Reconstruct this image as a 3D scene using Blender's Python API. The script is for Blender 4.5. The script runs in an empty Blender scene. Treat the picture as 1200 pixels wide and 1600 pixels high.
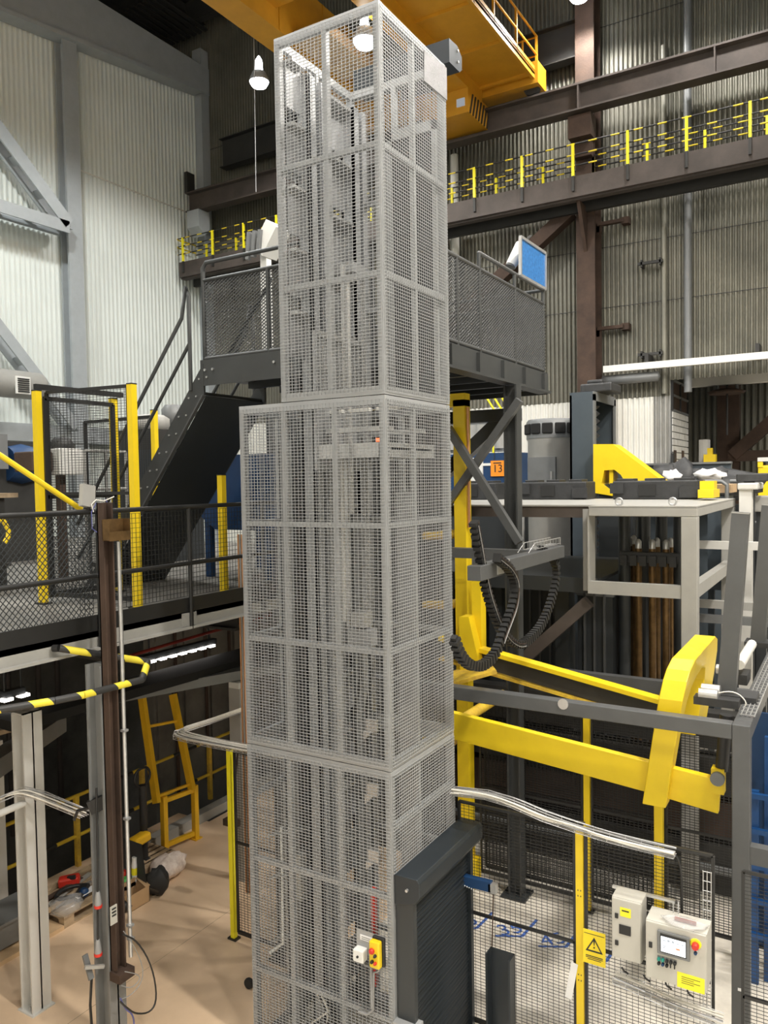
import bpy, math, random
from mathutils import Vector, Matrix
random.seed(7)
scene = bpy.context.scene
COL = scene.collection

# ------------------------------------------------------------------ camera
FPX, CAM_H = 1223.9, 5.2
YAW, PITCH, ROLL = (math.radians(a) for a in (31.024, -2.2658, -0.9422))
_f = Vector((-math.sin(YAW)*math.cos(PITCH), math.cos(YAW)*math.cos(PITCH), math.sin(PITCH)))
_r0 = Vector((math.cos(YAW), math.sin(YAW), 0)); _u0 = _r0.cross(_f)
_r = _r0*math.cos(ROLL) + _u0*math.sin(ROLL); _u = _r.cross(_f)
CAM = Vector((0, 0, CAM_H))
cam_d = bpy.data.cameras.new('camera'); cam = bpy.data.objects.new('camera', cam_d); COL.objects.link(cam)
cam_d.sensor_fit = 'VERTICAL'; cam_d.sensor_height = 36; cam_d.lens = FPX/1600*36
cam_d.clip_end = 200
cam.matrix_world = Matrix(((_r.x, _u.x, -_f.x, 0), (_r.y, _u.y, -_f.y, 0), (_r.z, _u.z, -_f.z, CAM_H), (0, 0, 0, 1)))
scene.camera = cam

# ------------------------------------------------------------------ world and exposure
w = bpy.data.worlds.new('hall_air'); scene.world = w; w.use_nodes = True
w.node_tree.nodes['Background'].inputs[0].default_value = (0.75, 0.85, 1, 1)
w.node_tree.nodes['Background'].inputs[1].default_value = 0.03
vs = scene.view_settings
vs.view_transform = 'Standard'; vs.look = 'None'; vs.gamma = 1; vs.exposure = 0.17
vs.use_curve_mapping = False
LAMP_W = 1150

def at(px, py, x=None, y=None, z=None, d=None):
    """photo pixel -> the point of its ray on a known plane"""
    v = _f + _r*((px-600)/FPX) + _u*((800-py)/FPX)
    if x is not None: t = x/v.x
    elif y is not None: t = y/v.y
    elif z is not None: t = (z-CAM_H)/v.z
    else: t = d
    return CAM + v*t

# ------------------------------------------------------------------ materials
MATS = {}
def mat(name, col, rough=.5, metal=0., var=.12, scale=3., bump=0., emit=None, dirt=None, alpha=1., trans=0.):
    m = bpy.data.materials.new(name); m.use_nodes = True; nt = m.node_tree
    b = nt.nodes['Principled BSDF']
    b.inputs['Roughness'].default_value = rough; b.inputs['Metallic'].default_value = metal
    c = (*col, 1)
    b.inputs['Base Color'].default_value = c
    if var or bump or dirt:
        tc = nt.nodes.new('ShaderNodeTexCoord'); n = nt.nodes.new('ShaderNodeTexNoise')
        n.inputs['Scale'].default_value = scale; n.inputs['Detail'].default_value = 6; n.inputs['Roughness'].default_value = .65
        nt.links.new(tc.outputs['Object'], n.inputs['Vector'])
        r = nt.nodes.new('ShaderNodeValToRGB')
        r.color_ramp.elements[0].position = .3; r.color_ramp.elements[1].position = .7
        lo = dirt if dirt else [v*(1-var) for v in col]
        r.color_ramp.elements[0].color = (*lo, 1); r.color_ramp.elements[1].color = (*[min(1, v*(1+var)) for v in col], 1)
        nt.links.new(n.outputs['Fac'], r.inputs['Fac']); nt.links.new(r.outputs['Color'], b.inputs['Base Color'])
        if bump:
            bp = nt.nodes.new('ShaderNodeBump'); bp.inputs['Strength'].default_value = bump; bp.inputs['Distance'].default_value = .01
            n2 = nt.nodes.new('ShaderNodeTexNoise'); n2.inputs['Scale'].default_value = scale*12
            nt.links.new(tc.outputs['Object'], n2.inputs['Vector'])
            nt.links.new(n2.outputs['Fac'], bp.inputs['Height']); nt.links.new(bp.outputs['Normal'], b.inputs['Normal'])
    if emit:
        b.inputs['Emission Color'].default_value = (*emit[0], 1); b.inputs['Emission Strength'].default_value = emit[1]
    if trans: b.inputs['Transmission Weight'].default_value = trans
    if alpha < 1: b.inputs['Alpha'].default_value = alpha
    MATS[name] = m
    return m
mat('floor_beige', (.80, .595, .41), .45, var=.07, scale=.9, bump=.12, dirt=(.69, .51, .345))
mat('floor_concrete', (.80, .75, .66), .6, scale=1.1, bump=.2, dirt=(.48, .45, .40))
mat('cladding_grey', (.235, .225, .182), .45, .2, var=.15, scale=.5, dirt=(.135, .132, .11))
mat('cladding_white', (.74, .78, .75), .5, var=.04, scale=.5)
mat('cladding_cream', (.78, .77, .72), .5, var=.05, scale=.5)
mat('wall_frame_grey', (.40, .43, .45), .5, var=.06)
mat('rust', (.058, .034, .023), .8, var=.35, scale=2, bump=.3)
mat('rusty_beam', (.075, .06, .052), .7, var=.3, scale=1.2, bump=.2)
mat('dark_beam', (.03, .029, .027), .6, var=.25, scale=1.5)
mat('roof_dark', (.07, .07, .07), .8, var=.2)
mat('concrete_dark', (.20, .19, .17), .8, scale=1., bump=.3, dirt=(.10, .095, .085))
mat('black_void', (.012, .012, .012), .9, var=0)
mat('crane_yellow', (.60, .29, .018), .45, var=.10, scale=1.5)
mat('safety_yellow', (.86, .62, .015), .4, var=.04, scale=4)
mat('warm_yellow', (.85, .50, .02), .42, var=.08, scale=5)
mat('worn_yellow', (.72, .50, .04), .5, scale=9, dirt=(.45, .28, .05))
mat('post_yellow', (.93, .82, .02), .4, var=.03)
mat('tower_grey', (.39, .40, .41), .42, .25, var=.05, scale=6)
mat('tower_inner', (.37, .38, .395), .38, .35, var=.12, scale=4)
mat('galvanised', (.60, .60, .60), .32, .7, var=.12, scale=8)
mat('steel_grey', (.095, .098, .10), .4, .1, var=.10, scale=3)
mat('platform_grey', (.052, .055, .056), .45, .1, var=.10, scale=3)
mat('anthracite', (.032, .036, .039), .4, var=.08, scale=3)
mat('shutter_grey', (.021, .027, .033), .35, .1, var=.06, scale=3)
mat('blue_grey', (.07, .088, .105), .4, .1, var=.06)
mat('fence_black', (.018, .018, .018), .45, var=0)
mat('rubber', (.02, .02, .02), .7, var=0)
mat('light_grey', (.36, .355, .335), .5, var=.06, scale=4)
mat('primer_white', (.64, .635, .61), .5, var=.04, scale=4)
mat('column_grey', (.21, .215, .215), .5, var=.08, scale=4)
mat('casting_black', (.045, .046, .048), .5, .2, var=.2, scale=7, bump=.2)
mat('machine_grey', (.19, .197, .2), .45, .2, var=.1)
mat('panel_cream', (.52, .505, .455), .4, var=.03, scale=6)
mat('white_plastic', (.80, .80, .77), .45, var=.03)
mat('cable_white', (.78, .75, .68), .5, var=.08, scale=14)
mat('cable_black', (.02, .02, .02), .5, var=0)
mat('cable_grey', (.30, .30, .30), .5, var=0)
mat('cable_blue', (.10, .11, .33), .45, var=0)
mat('copper', (.62, .32, .16), .35, .6, var=.15, scale=10)
mat('bronze_pipe', (.20, .12, .05), .35, .6, var=.35, scale=6)
mat('wood', (.48, .36, .23), .75, scale=7, bump=.3, dirt=(.30, .22, .14))
mat('plywood', (.63, .44, .26), .6, var=.12, scale=4)
mat('cardboard', (.50, .33, .18), .8, var=.07, scale=5)
mat('red', (.65, .035, .02), .45, var=.05)
mat('dull_red', (.22, .02, .012), .5, var=.2)
mat('orange', (.95, .30, .02), .5, var=.03)
mat('blue', (.010, .045, .13), .45, var=.12)
mat('blue_paint', (.008, .06, .2), .4, var=.15)
mat('sky_blue', (.03, .17, .45), .55, scale=25, dirt=(.012, .09, .27))
mat('green', (.10, .45, .10), .5, var=.1)
mat('teal', (.02, .25, .20), .4, var=0)
mat('paint_blue', (.05, .12, .40), .6, var=.2, scale=20)
mat('sign_yellow', (.93, .72, .02), .5, var=.03)
mat('label_yellow', (.95, .86, .03), .5, var=.02)
mat('print_black', (.02, .02, .02), .6, var=0)
mat('paper_white', (.85, .85, .86), .6, var=.03, scale=10)
mat('film_sheet', (.24, .24, .25), .25, var=.12, scale=9, bump=.3)
mat('film', (.75, .75, .75), .2, var=.1, scale=20, alpha=.28)
mat('bag_white', (.85, .76, .70), .6, scale=14, bump=.25, dirt=(.62, .50, .44))
mat('glass_blue', (.05, .07, .09), .1, var=0)
mat('lamp_white', (.9, .9, .9), .4, var=0, emit=((.95, .98, 1), 22))
mat('lamp_cover', (.55, .57, .6), .4, var=0)
mat('led', (1, 1, 1), .4, var=0, emit=((1, .93, .86), 7))
mat('red_light', (.9, .1, .05), .4, var=0, emit=((1, .15, .05), 2))
mat('screen_lit', (.8, .85, .9), .3, var=0, emit=((.86, .92, 1), 1.0))
mat('screen_ink', (.35, .40, .45), .4, var=0, emit=((.35, .4, .5), .35))
mat('screen_red', (.8, .2, .1), .4, var=0, emit=((.9, .25, .15), .6))
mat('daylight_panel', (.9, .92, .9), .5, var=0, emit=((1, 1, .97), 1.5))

def stripe_mat(name, a, b, period, axis=0, slant=0.):
    m = bpy.data.materials.new(name); m.use_nodes = True; nt = m.node_tree; bs = nt.nodes['Principled BSDF']
    bs.inputs['Roughness'].default_value = .5
    tc = nt.nodes.new('ShaderNodeTexCoord'); sp = nt.nodes.new('ShaderNodeSeparateXYZ')
    nt.links.new(tc.outputs['Object'], sp.inputs[0])
    src = sp.outputs[axis]
    if slant:
        mu = nt.nodes.new('ShaderNodeMath'); mu.operation = 'MULTIPLY_ADD'; mu.inputs[1].default_value = slant
        nt.links.new(sp.outputs[2], mu.inputs[0]); nt.links.new(src, mu.inputs[2]); src = mu.outputs[0]
    d = nt.nodes.new('ShaderNodeMath'); d.operation = 'MULTIPLY'; d.inputs[1].default_value = 1/period; nt.links.new(src, d.inputs[0])
    fr = nt.nodes.new('ShaderNodeMath'); fr.operation = 'FRACT'; nt.links.new(d.outputs[0], fr.inputs[0])
    gt = nt.nodes.new('ShaderNodeMath'); gt.operation = 'GREATER_THAN'; gt.inputs[1].default_value = .62; nt.links.new(fr.outputs[0], gt.inputs[0])
    mx = nt.nodes.new('ShaderNodeMixRGB'); mx.inputs[1].default_value = (*a, 1); mx.inputs[2].default_value = (*b, 1)
    nt.links.new(gt.outputs[0], mx.inputs[0]); nt.links.new(mx.outputs[0], bs.inputs['Base Color'])
    MATS[name] = m
stripe_mat('stripe_rail', (.02, .02, .02), (.80, .62, .03), .62, 0)
stripe_mat('stripe_rail_y', (.72, .50, .04), (.02, .02, .02), 1.3, 1)
stripe_mat('hazard', (.03, .03, .03), (.80, .68, .05), .36, 1, .6)

# ------------------------------------------------------------------ mesh builder
class MB:
    def __init__(s): s.v = []; s.f = []; s.sm = []
    def add(s, vs_, fs, smooth=False):
        o = len(s.v); s.v += [tuple(p) for p in vs_]
        s.f += [tuple(i+o for i in q) for q in fs]; s.sm += [smooth]*len(fs); return s
    def box(s, x0, x1, y0, y1, z0, z1):
        x0, x1 = min(x0, x1), max(x0, x1); y0, y1 = min(y0, y1), max(y0, y1); z0, z1 = min(z0, z1), max(z0, z1)
        return s.add([(x0,y0,z0),(x1,y0,z0),(x1,y1,z0),(x0,y1,z0),(x0,y0,z1),(x1,y0,z1),(x1,y1,z1),(x0,y1,z1)],
                     [(0,3,2,1),(4,5,6,7),(0,1,5,4),(1,2,6,5),(2,3,7,6),(3,0,4,7)])
    def beam(s, p, q, w_, h, up=(0, 0, 1), ends=True):
        p, q = Vector(p), Vector(q); d = (q-p).normalized(); up = Vector(up)
        sd = d.cross(up)
        if sd.length < 1e-4: sd = d.cross(Vector((1, 0, 0)))
        sd.normalize(); up = sd.cross(d); a, b = sd*w_/2, up*h/2
        vs_ = [p-a-b, p+a-b, p+a+b, p-a+b, q-a-b, q+a-b, q+a+b, q-a+b]
        fs = [(0,1,5,4),(1,2,6,5),(2,3,7,6),(3,0,4,7)]
        if ends: fs += [(0,3,2,1),(4,5,6,7)]
        return s.add(vs_, fs)
    def tube(s, pts, r, n=8, closed=False):
        pts = [Vector(p) for p in pts]; m = len(pts); rings = []; prev = None
        for i, p in enumerate(pts):
            d = (pts[min(i+1, m-1)] - pts[max(i-1, 0)])
            if d.length < 1e-6: d = Vector((0, 0, 1))
            d.normalize()
            a = prev if prev is not None else (Vector((0, 0, 1)) if abs(d.z) < .9 else Vector((1, 0, 0)))
            a = (a - d*a.dot(d)); a.normalize(); prev = a; b = d.cross(a)
            rr = r[i] if isinstance(r, (list, tuple)) else r
            rings.append([p + (a*math.cos(t) + b*math.sin(t))*rr for t in (2*math.pi*k/n for k in range(n))])
        vs_ = [q for g in rings for q in g]; fs = []
        for i in range(m-1):
            for k in range(n): fs.append((i*n+k, i*n+(k+1) % n, (i+1)*n+(k+1) % n, (i+1)*n+k))
        s.add(vs_, fs, n > 4)
        s.add(rings[0], [tuple(range(n))[::-1]]); s.add(rings[-1], [tuple(range(n))])
        return s
    def lathe(s, c, prof, n=20, axis=2):
        vs_ = []; fs = []; m = len(prof)
        for r, h in prof:
            for k in range(n):
                t = 2*math.pi*k/n; e = [r*math.cos(t), r*math.sin(t)]
                q = [e[0], e[1], h] if axis == 2 else ([e[0], h, e[1]] if axis == 1 else [h, e[0], e[1]])
                vs_.append((c[0]+q[0], c[1]+q[1], c[2]+q[2]))
        for i in range(m-1):
            for k in range(n): fs.append((i*n+k, i*n+(k+1) % n, (i+1)*n+(k+1) % n, (i+1)*n+k))
        s.add(vs_, fs, True)
        s.add([vs_[k] for k in range(n)], [tuple(range(n))[::-1]]); s.add([vs_[(m-1)*n+k] for k in range(n)], [tuple(range(n))])
        return s
    def prism(s, poly, axis, a0, a1):
        def P(u, v, a): return {'x': (a, u, v), 'y': (u, a, v), 'z': (u, v, a)}[axis]
        n = len(poly); vs_ = [P(u, v, a0) for u, v in poly] + [P(u, v, a1) for u, v in poly]
        return s.add(vs_, [tuple(range(n))[::-1], tuple(range(n, 2*n))] + [(i, (i+1) % n, n+(i+1) % n, n+i) for i in range(n)])
    def ibeam(s, p, q, w_, h, tw=.02, tf=.03, up=(0, 0, 1)):
        p, q = Vector(p), Vector(q); d = (q-p).normalized(); u = Vector(up); sd = d.cross(u); sd.normalize(); u = sd.cross(d)
        o = u*(h/2-tf/2)
        s.beam(p+o, q+o, w_, tf, u); s.beam(p-o, q-o, w_, tf, u); s.beam(p, q, tw, h-2*tf, u); return s
    def loft(s, rows, close_v=False):
        n = len(rows[0]); fs = []
        for i in range(len(rows)-1):
            for k in range(n-1): fs.append((i*n+k, i*n+k+1, (i+1)*n+k+1, (i+1)*n+k))
        return s.add([q for r in rows for q in r], fs, True)

def link(name, mb, m, parent=None, kind=None, label=None, bevel=0):
    me = bpy.data.meshes.new(name); me.from_pydata(mb.v, [], mb.f)
    me.polygons.foreach_set('use_smooth', mb.sm); me.materials.append(MATS[m]); me.update()
    o = bpy.data.objects.new(name, me); COL.objects.link(o)
    if parent is not None:
        o.parent = parent; o.matrix_parent_inverse = Matrix.Translation(-(WLOC[parent.name]))
        WLOC[o.name] = WLOC[parent.name]*0
    else: WLOC[o.name] = Vector((0, 0, 0))
    if kind: o['kind'] = kind
    if label: o['label'] = label
    if bevel:
        md = o.modifiers.new('edge', 'BEVEL'); md.width = bevel; md.segments = 2; md.limit_method = 'ANGLE'
    return o
WLOC = {}
def thing(name, label, cat, loc, group=None, parent=None, kind=None):
    o = bpy.data.objects.new(name, None); COL.objects.link(o); o.empty_display_size = .1
    loc = Vector(loc); o.location = loc; WLOC[o.name] = loc.copy()
    if label: o['label'] = label
    if cat: o['category'] = cat
    if group: o['group'] = group
    if kind: o['kind'] = kind
    return o
def sub(name, parent):
    """an Empty part at its thing's base that holds sub-parts"""
    o = bpy.data.objects.new(name, None); COL.objects.link(o); o.empty_display_size = .1
    o.parent = parent; WLOC[o.name] = WLOC[parent.name].copy(); return o
def solo(name, mb, m, label, cat, group=None, bevel=0):
    o = link(name, mb, m, None, bevel=bevel); o['label'] = label; o['category'] = cat
    if group: o['group'] = group
    return o
def struct(name, mb, m, parent=None):
    o = link(name, mb, m, parent)
    if parent is None: o['kind'] = 'structure'
    return o
def copy_tree(o, off, label=None, parent=None):
    c = o.copy(); COL.objects.link(c)
    if parent is None:
        c.location = o.location + Vector(off); WLOC[c.name] = WLOC[o.name] + Vector(off)
        if label: c['label'] = label
    else: c.parent = parent
    for ch in o.children: copy_tree(ch, off, None, c)
    return c
def text(body, size, m, loc, rot, parent=None, name='lettering', ext=.0006):
    cu = bpy.data.curves.new(name, 'FONT'); cu.body = body; cu.size = size; cu.align_x = 'CENTER'; cu.align_y = 'CENTER'
    cu.extrude = ext; cu.materials.append(MATS[m])
    tmp = bpy.data.objects.new('tmp_text', cu); COL.objects.link(tmp)
    bpy.context.view_layer.update()
    me = bpy.data.meshes.new_from_object(tmp.evaluated_get(bpy.context.evaluated_depsgraph_get()))
    bpy.data.objects.remove(tmp); bpy.data.curves.remove(cu)
    me.transform(Matrix.Translation(Vector(loc)) @ rot); me.name = name
    o = bpy.data.objects.new(name, me); COL.objects.link(o)
    if parent is not None:
        o.parent = parent; o.matrix_parent_inverse = Matrix.Translation(-WLOC[parent.name])
    return o
FACE_Y = Matrix.Rotation(math.pi/2, 4, 'X')              # text reading along +X, facing -Y
FACE_X = Matrix.Rotation(math.pi/2, 4, 'Z') @ FACE_Y      # text facing +X
FLOOR_T = Matrix.Rotation(math.pi/2, 4, 'Z')

def wire_grid(o, u, v, W, Hh, pu, pv, r):
    """rectangular mesh of wires in the plane o + a*u + b*v"""
    mb = MB(); o, u, v = Vector(o), Vector(u), Vector(v); n = u.cross(v)
    k = max(1, round(W/pu))
    for i in range(k+1):
        p = o + u*(W*i/k); mb.beam(p, p+v*Hh, r, r, n, False)
    k = max(1, round(Hh/pv))
    for i in range(k+1):
        p = o + v*(Hh*i/k) + n*r; mb.beam(p, p+u*W, r, r, n, False)
    return mb
def diamond_grid(o, u, v, W, Hh, pitch, slope, r):
    mb = MB(); o, u, v = Vector(o), Vector(u), Vector(v); n = u.cross(v)
    for sgn in (1, -1):
        run = Hh/slope; s0 = -run if sgn > 0 else 0
        a = s0
        end = W if sgn > 0 else W+run
        while a < end:
            x0, y0 = a, 0.; x1, y1 = a+sgn*run, Hh
            t0, t1 = 0., 1.
            dx = x1-x0
            for lo, hi in ((0, W),):
                ta, tb = (lo-x0)/dx, (hi-x0)/dx
                t0 = max(t0, min(ta, tb)); t1 = min(t1, max(ta, tb))
            if t1-t0 > .01:
                mb.beam(o+u*(x0+dx*t0)+v*(Hh*t0)+n*r*sgn*.5, o+u*(x0+dx*t1)+v*(Hh*t1)+n*r*sgn*.5, r, r, n, False)
            a += pitch
    return mb
def corrugated(x0, x1, z0, z1, y, pitch, amp, along='x', steps=6, face=-1):
    mb = MB(); n = int((x1-x0)/pitch*steps); rows = [[], []]
    for i in range(n+1):
        a = x0+(x1-x0)*i/n; t = (a/pitch) % 1
        o = amp*(max(-1, min(1, 1.7*math.sin(2*math.pi*t))))
        p = (a, y+o) if along == 'x' else (y+o, a)
        rows[0].append((p[0], p[1], z0)); rows[1].append((p[0], p[1], z1))
    fs = [(i, i+1, n+2+i, n+1+i) for i in range(n)]
    mb.add(rows[0]+rows[1], fs); return mb

# ================================================================== THE HALL
floor = struct('floor', MB().box(-9.15, -4.75, -6, 8.75, -.2, 0).box(-8.5, -4.75, 8.75, 23.9, -.2, 0), 'floor_beige')
link('concrete_slab', MB().box(-4.75, 8, -6, 32, -.2, -.002), 'floor_concrete', floor)
link('pit_bottom', MB().box(-34, -8.4, -6, 24, -2.3, -2.2), 'concrete_dark', floor)
link('floor_joint', MB().box(-6.5, -6.494, 4.0, 8.6, 0, .001), 'wood', floor)
link('kerb', MB().box(-8.72, -8.55, 7.3, 12, 0, .14), 'light_grey', floor)
for i, (px, py, t) in enumerate(((727, 1440, '2.5'), (797, 1452, '3.5'), (864, 1468, '4.5'), (925, 1490, '5.5'))):
    p = at(px, py, z=.003)
    text(t.replace('.', ''), .30, 'paint_blue', p, Matrix.Rotation(math.radians(44), 4, 'Z'), floor, 'floor_marking')
    link('floor_marking', MB().beam((p.x+.17, p.y-.06, .002), (p.x+.2, p.y+.34, .002), .035, .002).beam((p.x-.1, p.y-.2, .002), (p.x+.17, p.y-.06, .002), .03, .002), 'paint_blue', floor)

ceiling = struct('ceiling', MB().box(-34, 9, -7, 32, 24.0, 24.2), 'roof_dark')
for i in range(6):
    y = 2+i*4.2
    link('roof_beam', MB().ibeam((-34, y, 23.5), (9, y, 23.5), .3, .9), 'dark_beam', ceiling)
for i in range(4):
    x = -30+i*7.5
    link('roof_purlin', MB().ibeam((x, -6, 23.75), (x, 24, 23.75), .2, .4), 'dark_beam', ceiling)
pz = at(252, 38, z=22.9)
link('roof_sheet', corrugated(pz.x-2.2, pz.x+2.0, 0, 0, 0, .35, .06), 'dark_beam', ceiling).hide_render = False
# (the sheet above is laid flat under the roof)
sh = bpy.data.objects['roof_sheet']; sh.data.clear_geometry()
mbs = MB()
for i in range(9):
    mbs.beam((pz.x-1.3+i*.3, pz.y-1.3, 22.95), (pz.x-1.3+i*.3, pz.y+1.3, 22.95), .16, .06)
sh.data.from_pydata(mbs.v, [], mbs.f); sh.data.update()

YW = 24.0
wall_back = struct('wall_back', corrugated(-34, -4.62, 7.55, 24.2, YW, .135, .045), 'cladding_grey')
link('cladding_panel', corrugated(-4.62, 6, 8.0, 24.2, YW, .135, .045), 'cladding_grey', wall_back)
link('cladding_panel', corrugated(-34, -5.1, 0, 7.55, YW-.01, .16, .03), 'cladding_cream', wall_back)
link('cladding_panel', corrugated(-5.1, -4.62, 0, 7.55, YW, .135, .045), 'light_grey', wall_back)
link('cladding_panel', MB().box(-5.05, -4.62, 24.05, 24.1, 0, 8.0), 'machine_grey', wall_back)
for z in (10.3, 12.1, 18.6):
    link('sheet_lap', MB().box(-34, 5, YW-.05, YW-.035, z, z+.02), 'dark_beam', wall_back)
struct('wall_right', MB().box(7.8, 8, -7, 32, 0, 24.2), 'cladding_grey')
struct('wall_front', MB().box(-34, 8, -7.2, -7, 0, 24.2), 'cladding_cream')
struct('wall_far', corrugated(-6, 8, 0, 9.5, 31, .22, .04), 'cladding_grey')
struct('wall_side', MB().box(-34.2, -34, -7, 32, -2.3, 24.2), 'roof_dark')
# beams and trim of the bay behind the opening
zt1 = at(1130, 601, y=26.2).z
struct('trim_1', MB().box(-4.6, 8, 26.2, 26.5, zt1, zt1+1), 'cladding_cream')

# rust brown column of the back wall
def column_rust(x, label):
    t = thing('steel_column', label, 'column', (x, 23.3, 0))
    link('shaft', MB().ibeam((x, 23.4, 0), (x, 23.4, 23.6), .55, .7, .03, .05, (0, 1, 0)), 'rust', t)
    link('bracket', MB().box(x-.33, x+.33, 22.5, 23.06, 14.95, 15.58).box(x-.25, x+.25, 22.8, 23.06, 14.5, 14.95), 'rust', t)
    link('gusset', MB().prism([(22.35, 13.1), (23.06, 13.1), (23.06, 11.8)], 'x', x-.05, x+.05), 'rust', t)
    return t
XC = at(915, 400, y=23.05).x
column_rust(XC, 'tall rust brown steel column on the corrugated back wall')
b = at(893, 330, y=23.2); c = at(712, 500, y=23.2)
solo('wall_brace', MB().beam(b, c + (c-b)*.35, .38, .38), 'rust', 'rust brown diagonal brace running down from the back column behind the platform', 'brace')
solo('wall_pipe', MB().tube([(XC+2.05, YW-.15, 7.6), (XC+2.05, YW-.15, 17.5)], .08), 'cladding_grey', 'thin vertical conduit on the back wall beside the rust column', 'pipe')
solo('wall_pipe', MB().tube([(XC+2.7, YW-.15, 7.6), (XC+2.7, YW-.15, 21)], .11), 'machine_grey', 'thicker vertical pipe on the back wall right of the thin conduit', 'pipe')
pp = at(712, 420, y=23.6)
solo('wall_pipe', MB().tube([(pp.x, 23.6, 7), (pp.x, 23.6, 15.8)], .14), 'cladding_cream', 'pale vertical pipe on the back wall just behind the mesh tower', 'pipe')
for px, py, n, lab in ((957, 349, 1, 'upper rusty pipe bracket on the corrugated wall below the walkway'), (957, 513, 1, 'lower rusty pipe bracket on the corrugated wall above the conduit')):
    p = at(px, py, y=YW-.2)
    t = thing('wall_bracket', lab, 'bracket', (p.x, p.y, p.z))
    link('arm', MB().box(p.x-.42, p.x+.35, YW-.35, YW-.2, p.z-.04, p.z+.06), 'rust', t)
    link('plate', MB().box(p.x+.28, p.x+.5, YW-.3, YW-.03, p.z-.09, p.z+.1), 'rust', t)
    link('lug', MB().box(p.x-.46, p.x-.36, YW-.3, YW-.03, p.z-.22, p.z+.06), 'rust', t)
for py in (410, 553):
    p = at(1018, py, y=YW-.3)
    solo('pipe_clamp', MB().box(p.x-.38, p.x+.32, YW-.36, YW-.28, p.z-.04, p.z+.04).box(p.x-.3, p.x-.25, YW-.36, YW-.04, p.z-.1, p.z+.1).box(p.x+.22, p.x+.27, YW-.36, YW-.04, p.z-.1, p.z+.1), 'dark_beam',
         'dark clamp bar tying the two wall pipes together, ' + ('upper one' if py == 410 else 'lower one above the conduit'), 'clamp')
p = at(943, 576, y=23.3)
t = thing('cable_conduit', 'long white cable conduit running level along the back wall', 'conduit', (p.x, 23.3, p.z))
link('trough', MB().box(p.x, 5, 23.25, 23.4, p.z-.12, p.z+.07), 'cladding_cream', t)
for px in (1010, 1183):
    q = at(px, 560, y=23.3); link('hanger', MB().box(q.x-.05, q.x+.05, 23.3, YW-.03, p.z, p.z+.32), 'dark_beam', t)
solo('wall_heater', MB().lathe((at(985, 578, y=23.6).x, 23.55, p.z-.32), [(.02, -.85), (.14, -.8), (.15, 0), (.14, .8), (.02, .85)], 12, 0), 'machine_grey', 'grey tubular heater hanging below the white conduit', 'heater')

# crane runway girder
t = thing('runway_girder', 'heavy dark steel crane runway girder above the yellow railed walkway', 'girder', (-10, 22.6, 15.9))
link('girder', MB().ibeam((-22.15, 22.6, 16.03), (6, 22.6, 16.03), .45, .75, .03, .05), 'rusty_beam', t)
link('crane_rail', MB().box(-22.15, 6, 22.55, 22.65, 16.41, 16.5), 'dark_beam', t)
link('end_stop', MB().box(-22.2, -22.05, 22.4, 22.8, 16.4, 17.2), 'dark_beam', t)
link('end_bracket', MB().prism([(22.3, 15.64), (22.9, 15.64), (22.9, 15.0), (22.6, 14.7), (22.3, 15.0)], 'x', -22.0, -21.4), 'wall_frame_grey', t)
for x in (-17.5, -14.2, XC, -3.2, 1):
    link('stiffener', MB().box(x-.02, x+.02, 22.38, 22.58, 15.7, 16.36), 'rusty_beam', t)
solo('wall_beam', MB().ibeam((-21.2, 23.5, 18.0), (XC-.3, 23.5, 18.2), .4, 1.1), 'dark_beam', 'dark beam high on the back wall behind the crane railing', 'beam')

# walkway with yellow and black railing
t = thing('wall_walkway', 'rusty crane walkway with black and yellow striped railing along the back wall', 'walkway', (-10, 22.3, 13.6))
link('fascia', MB().box(-22.35, 6, 22.15, 22.25, 13.15, 13.72).box(-22.35, 6, 22.25, 22.5, 13.1, 13.16), 'rusty_beam', t)
link('deck', MB().box(-22.35, 6, 22.25, 23.1, 13.4, 13.5), 'dark_beam', t)
for k in range(19):
    x = at(742, 300, y=22.15).x + (k-8)*1.52
    if x < -22.3 or x > 5: continue
    link('post', MB().box(x-.035, x+.035, 22.08, 22.15, 13.72, 14.62), 'post_yellow', t)
    link('post_base', MB().box(x-.035, x+.035, 22.08, 22.15, 13.3, 13.72), 'dark_beam', t)
    link('post', MB().box(x+.27, x+.34, 23.05, 23.12, 13.5, 14.55), 'post_yellow', t)
for y, zz in ((22.11, (14.6, 14.3, 14.0)), (23.08, (14.55, 14.22, 13.9))):
    for z in zz:
        link('handrail', MB().tube([(-22.35, y, z), (6, y, z)], .022, 6), 'stripe_rail', t)
for z in (14.6, 14.3):
    link('end_rail', MB().tube([(-22.35, 22.11, z), (-22.42, 22.2, z), (-22.35, 23.08, z)], .03, 6), 'stripe_rail', t)
link('underframe', MB().box(-22.35, 6, 22.9, 23.05, 12.95, 13.4), 'dark_beam', t)

# white clad wall on the left with grey steel frame
XL = -22.6
wall_left = struct('wall_left', corrugated(4, 23.75, 4.5, 21.6, XL, .18, .03, 'y'), 'cladding_white')
link('lower_panel', corrugated(4, 23.75, 0, 4.5, XL, .18, .03, 'y'), 'cladding_white', wall_left)
link('edge_trim', MB().box(XL-.1, XL+.35, 23.5, 23.93, 0, 22.4), 'wall_frame_grey', wall_left)
link('sheet_lap', MB().box(XL+.02, XL+.05, 17.9, 23.6, at(215, 302, x=XL).z-.02, at(215, 302, x=XL).z+.02), 'cladding_cream', wall_left)
a0, a1 = at(0, 15, x=XL+.4), at(121, 64, x=XL+.4)
b1, top = at(312, 141, x=XL+.4), at(318, 104, x=XL+.4).z
mb = MB().prism([(4, a0.z-(a0.y-4)*.0), (a0.y, a0.z), (a1.y, a1.z), (b1.y, b1.z), (23.9, b1.z), (23.9, top), (4, top)], 'x', XL+.05, XL+.42)
link('top_beam', mb, 'wall_frame_grey', wall_left)
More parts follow.
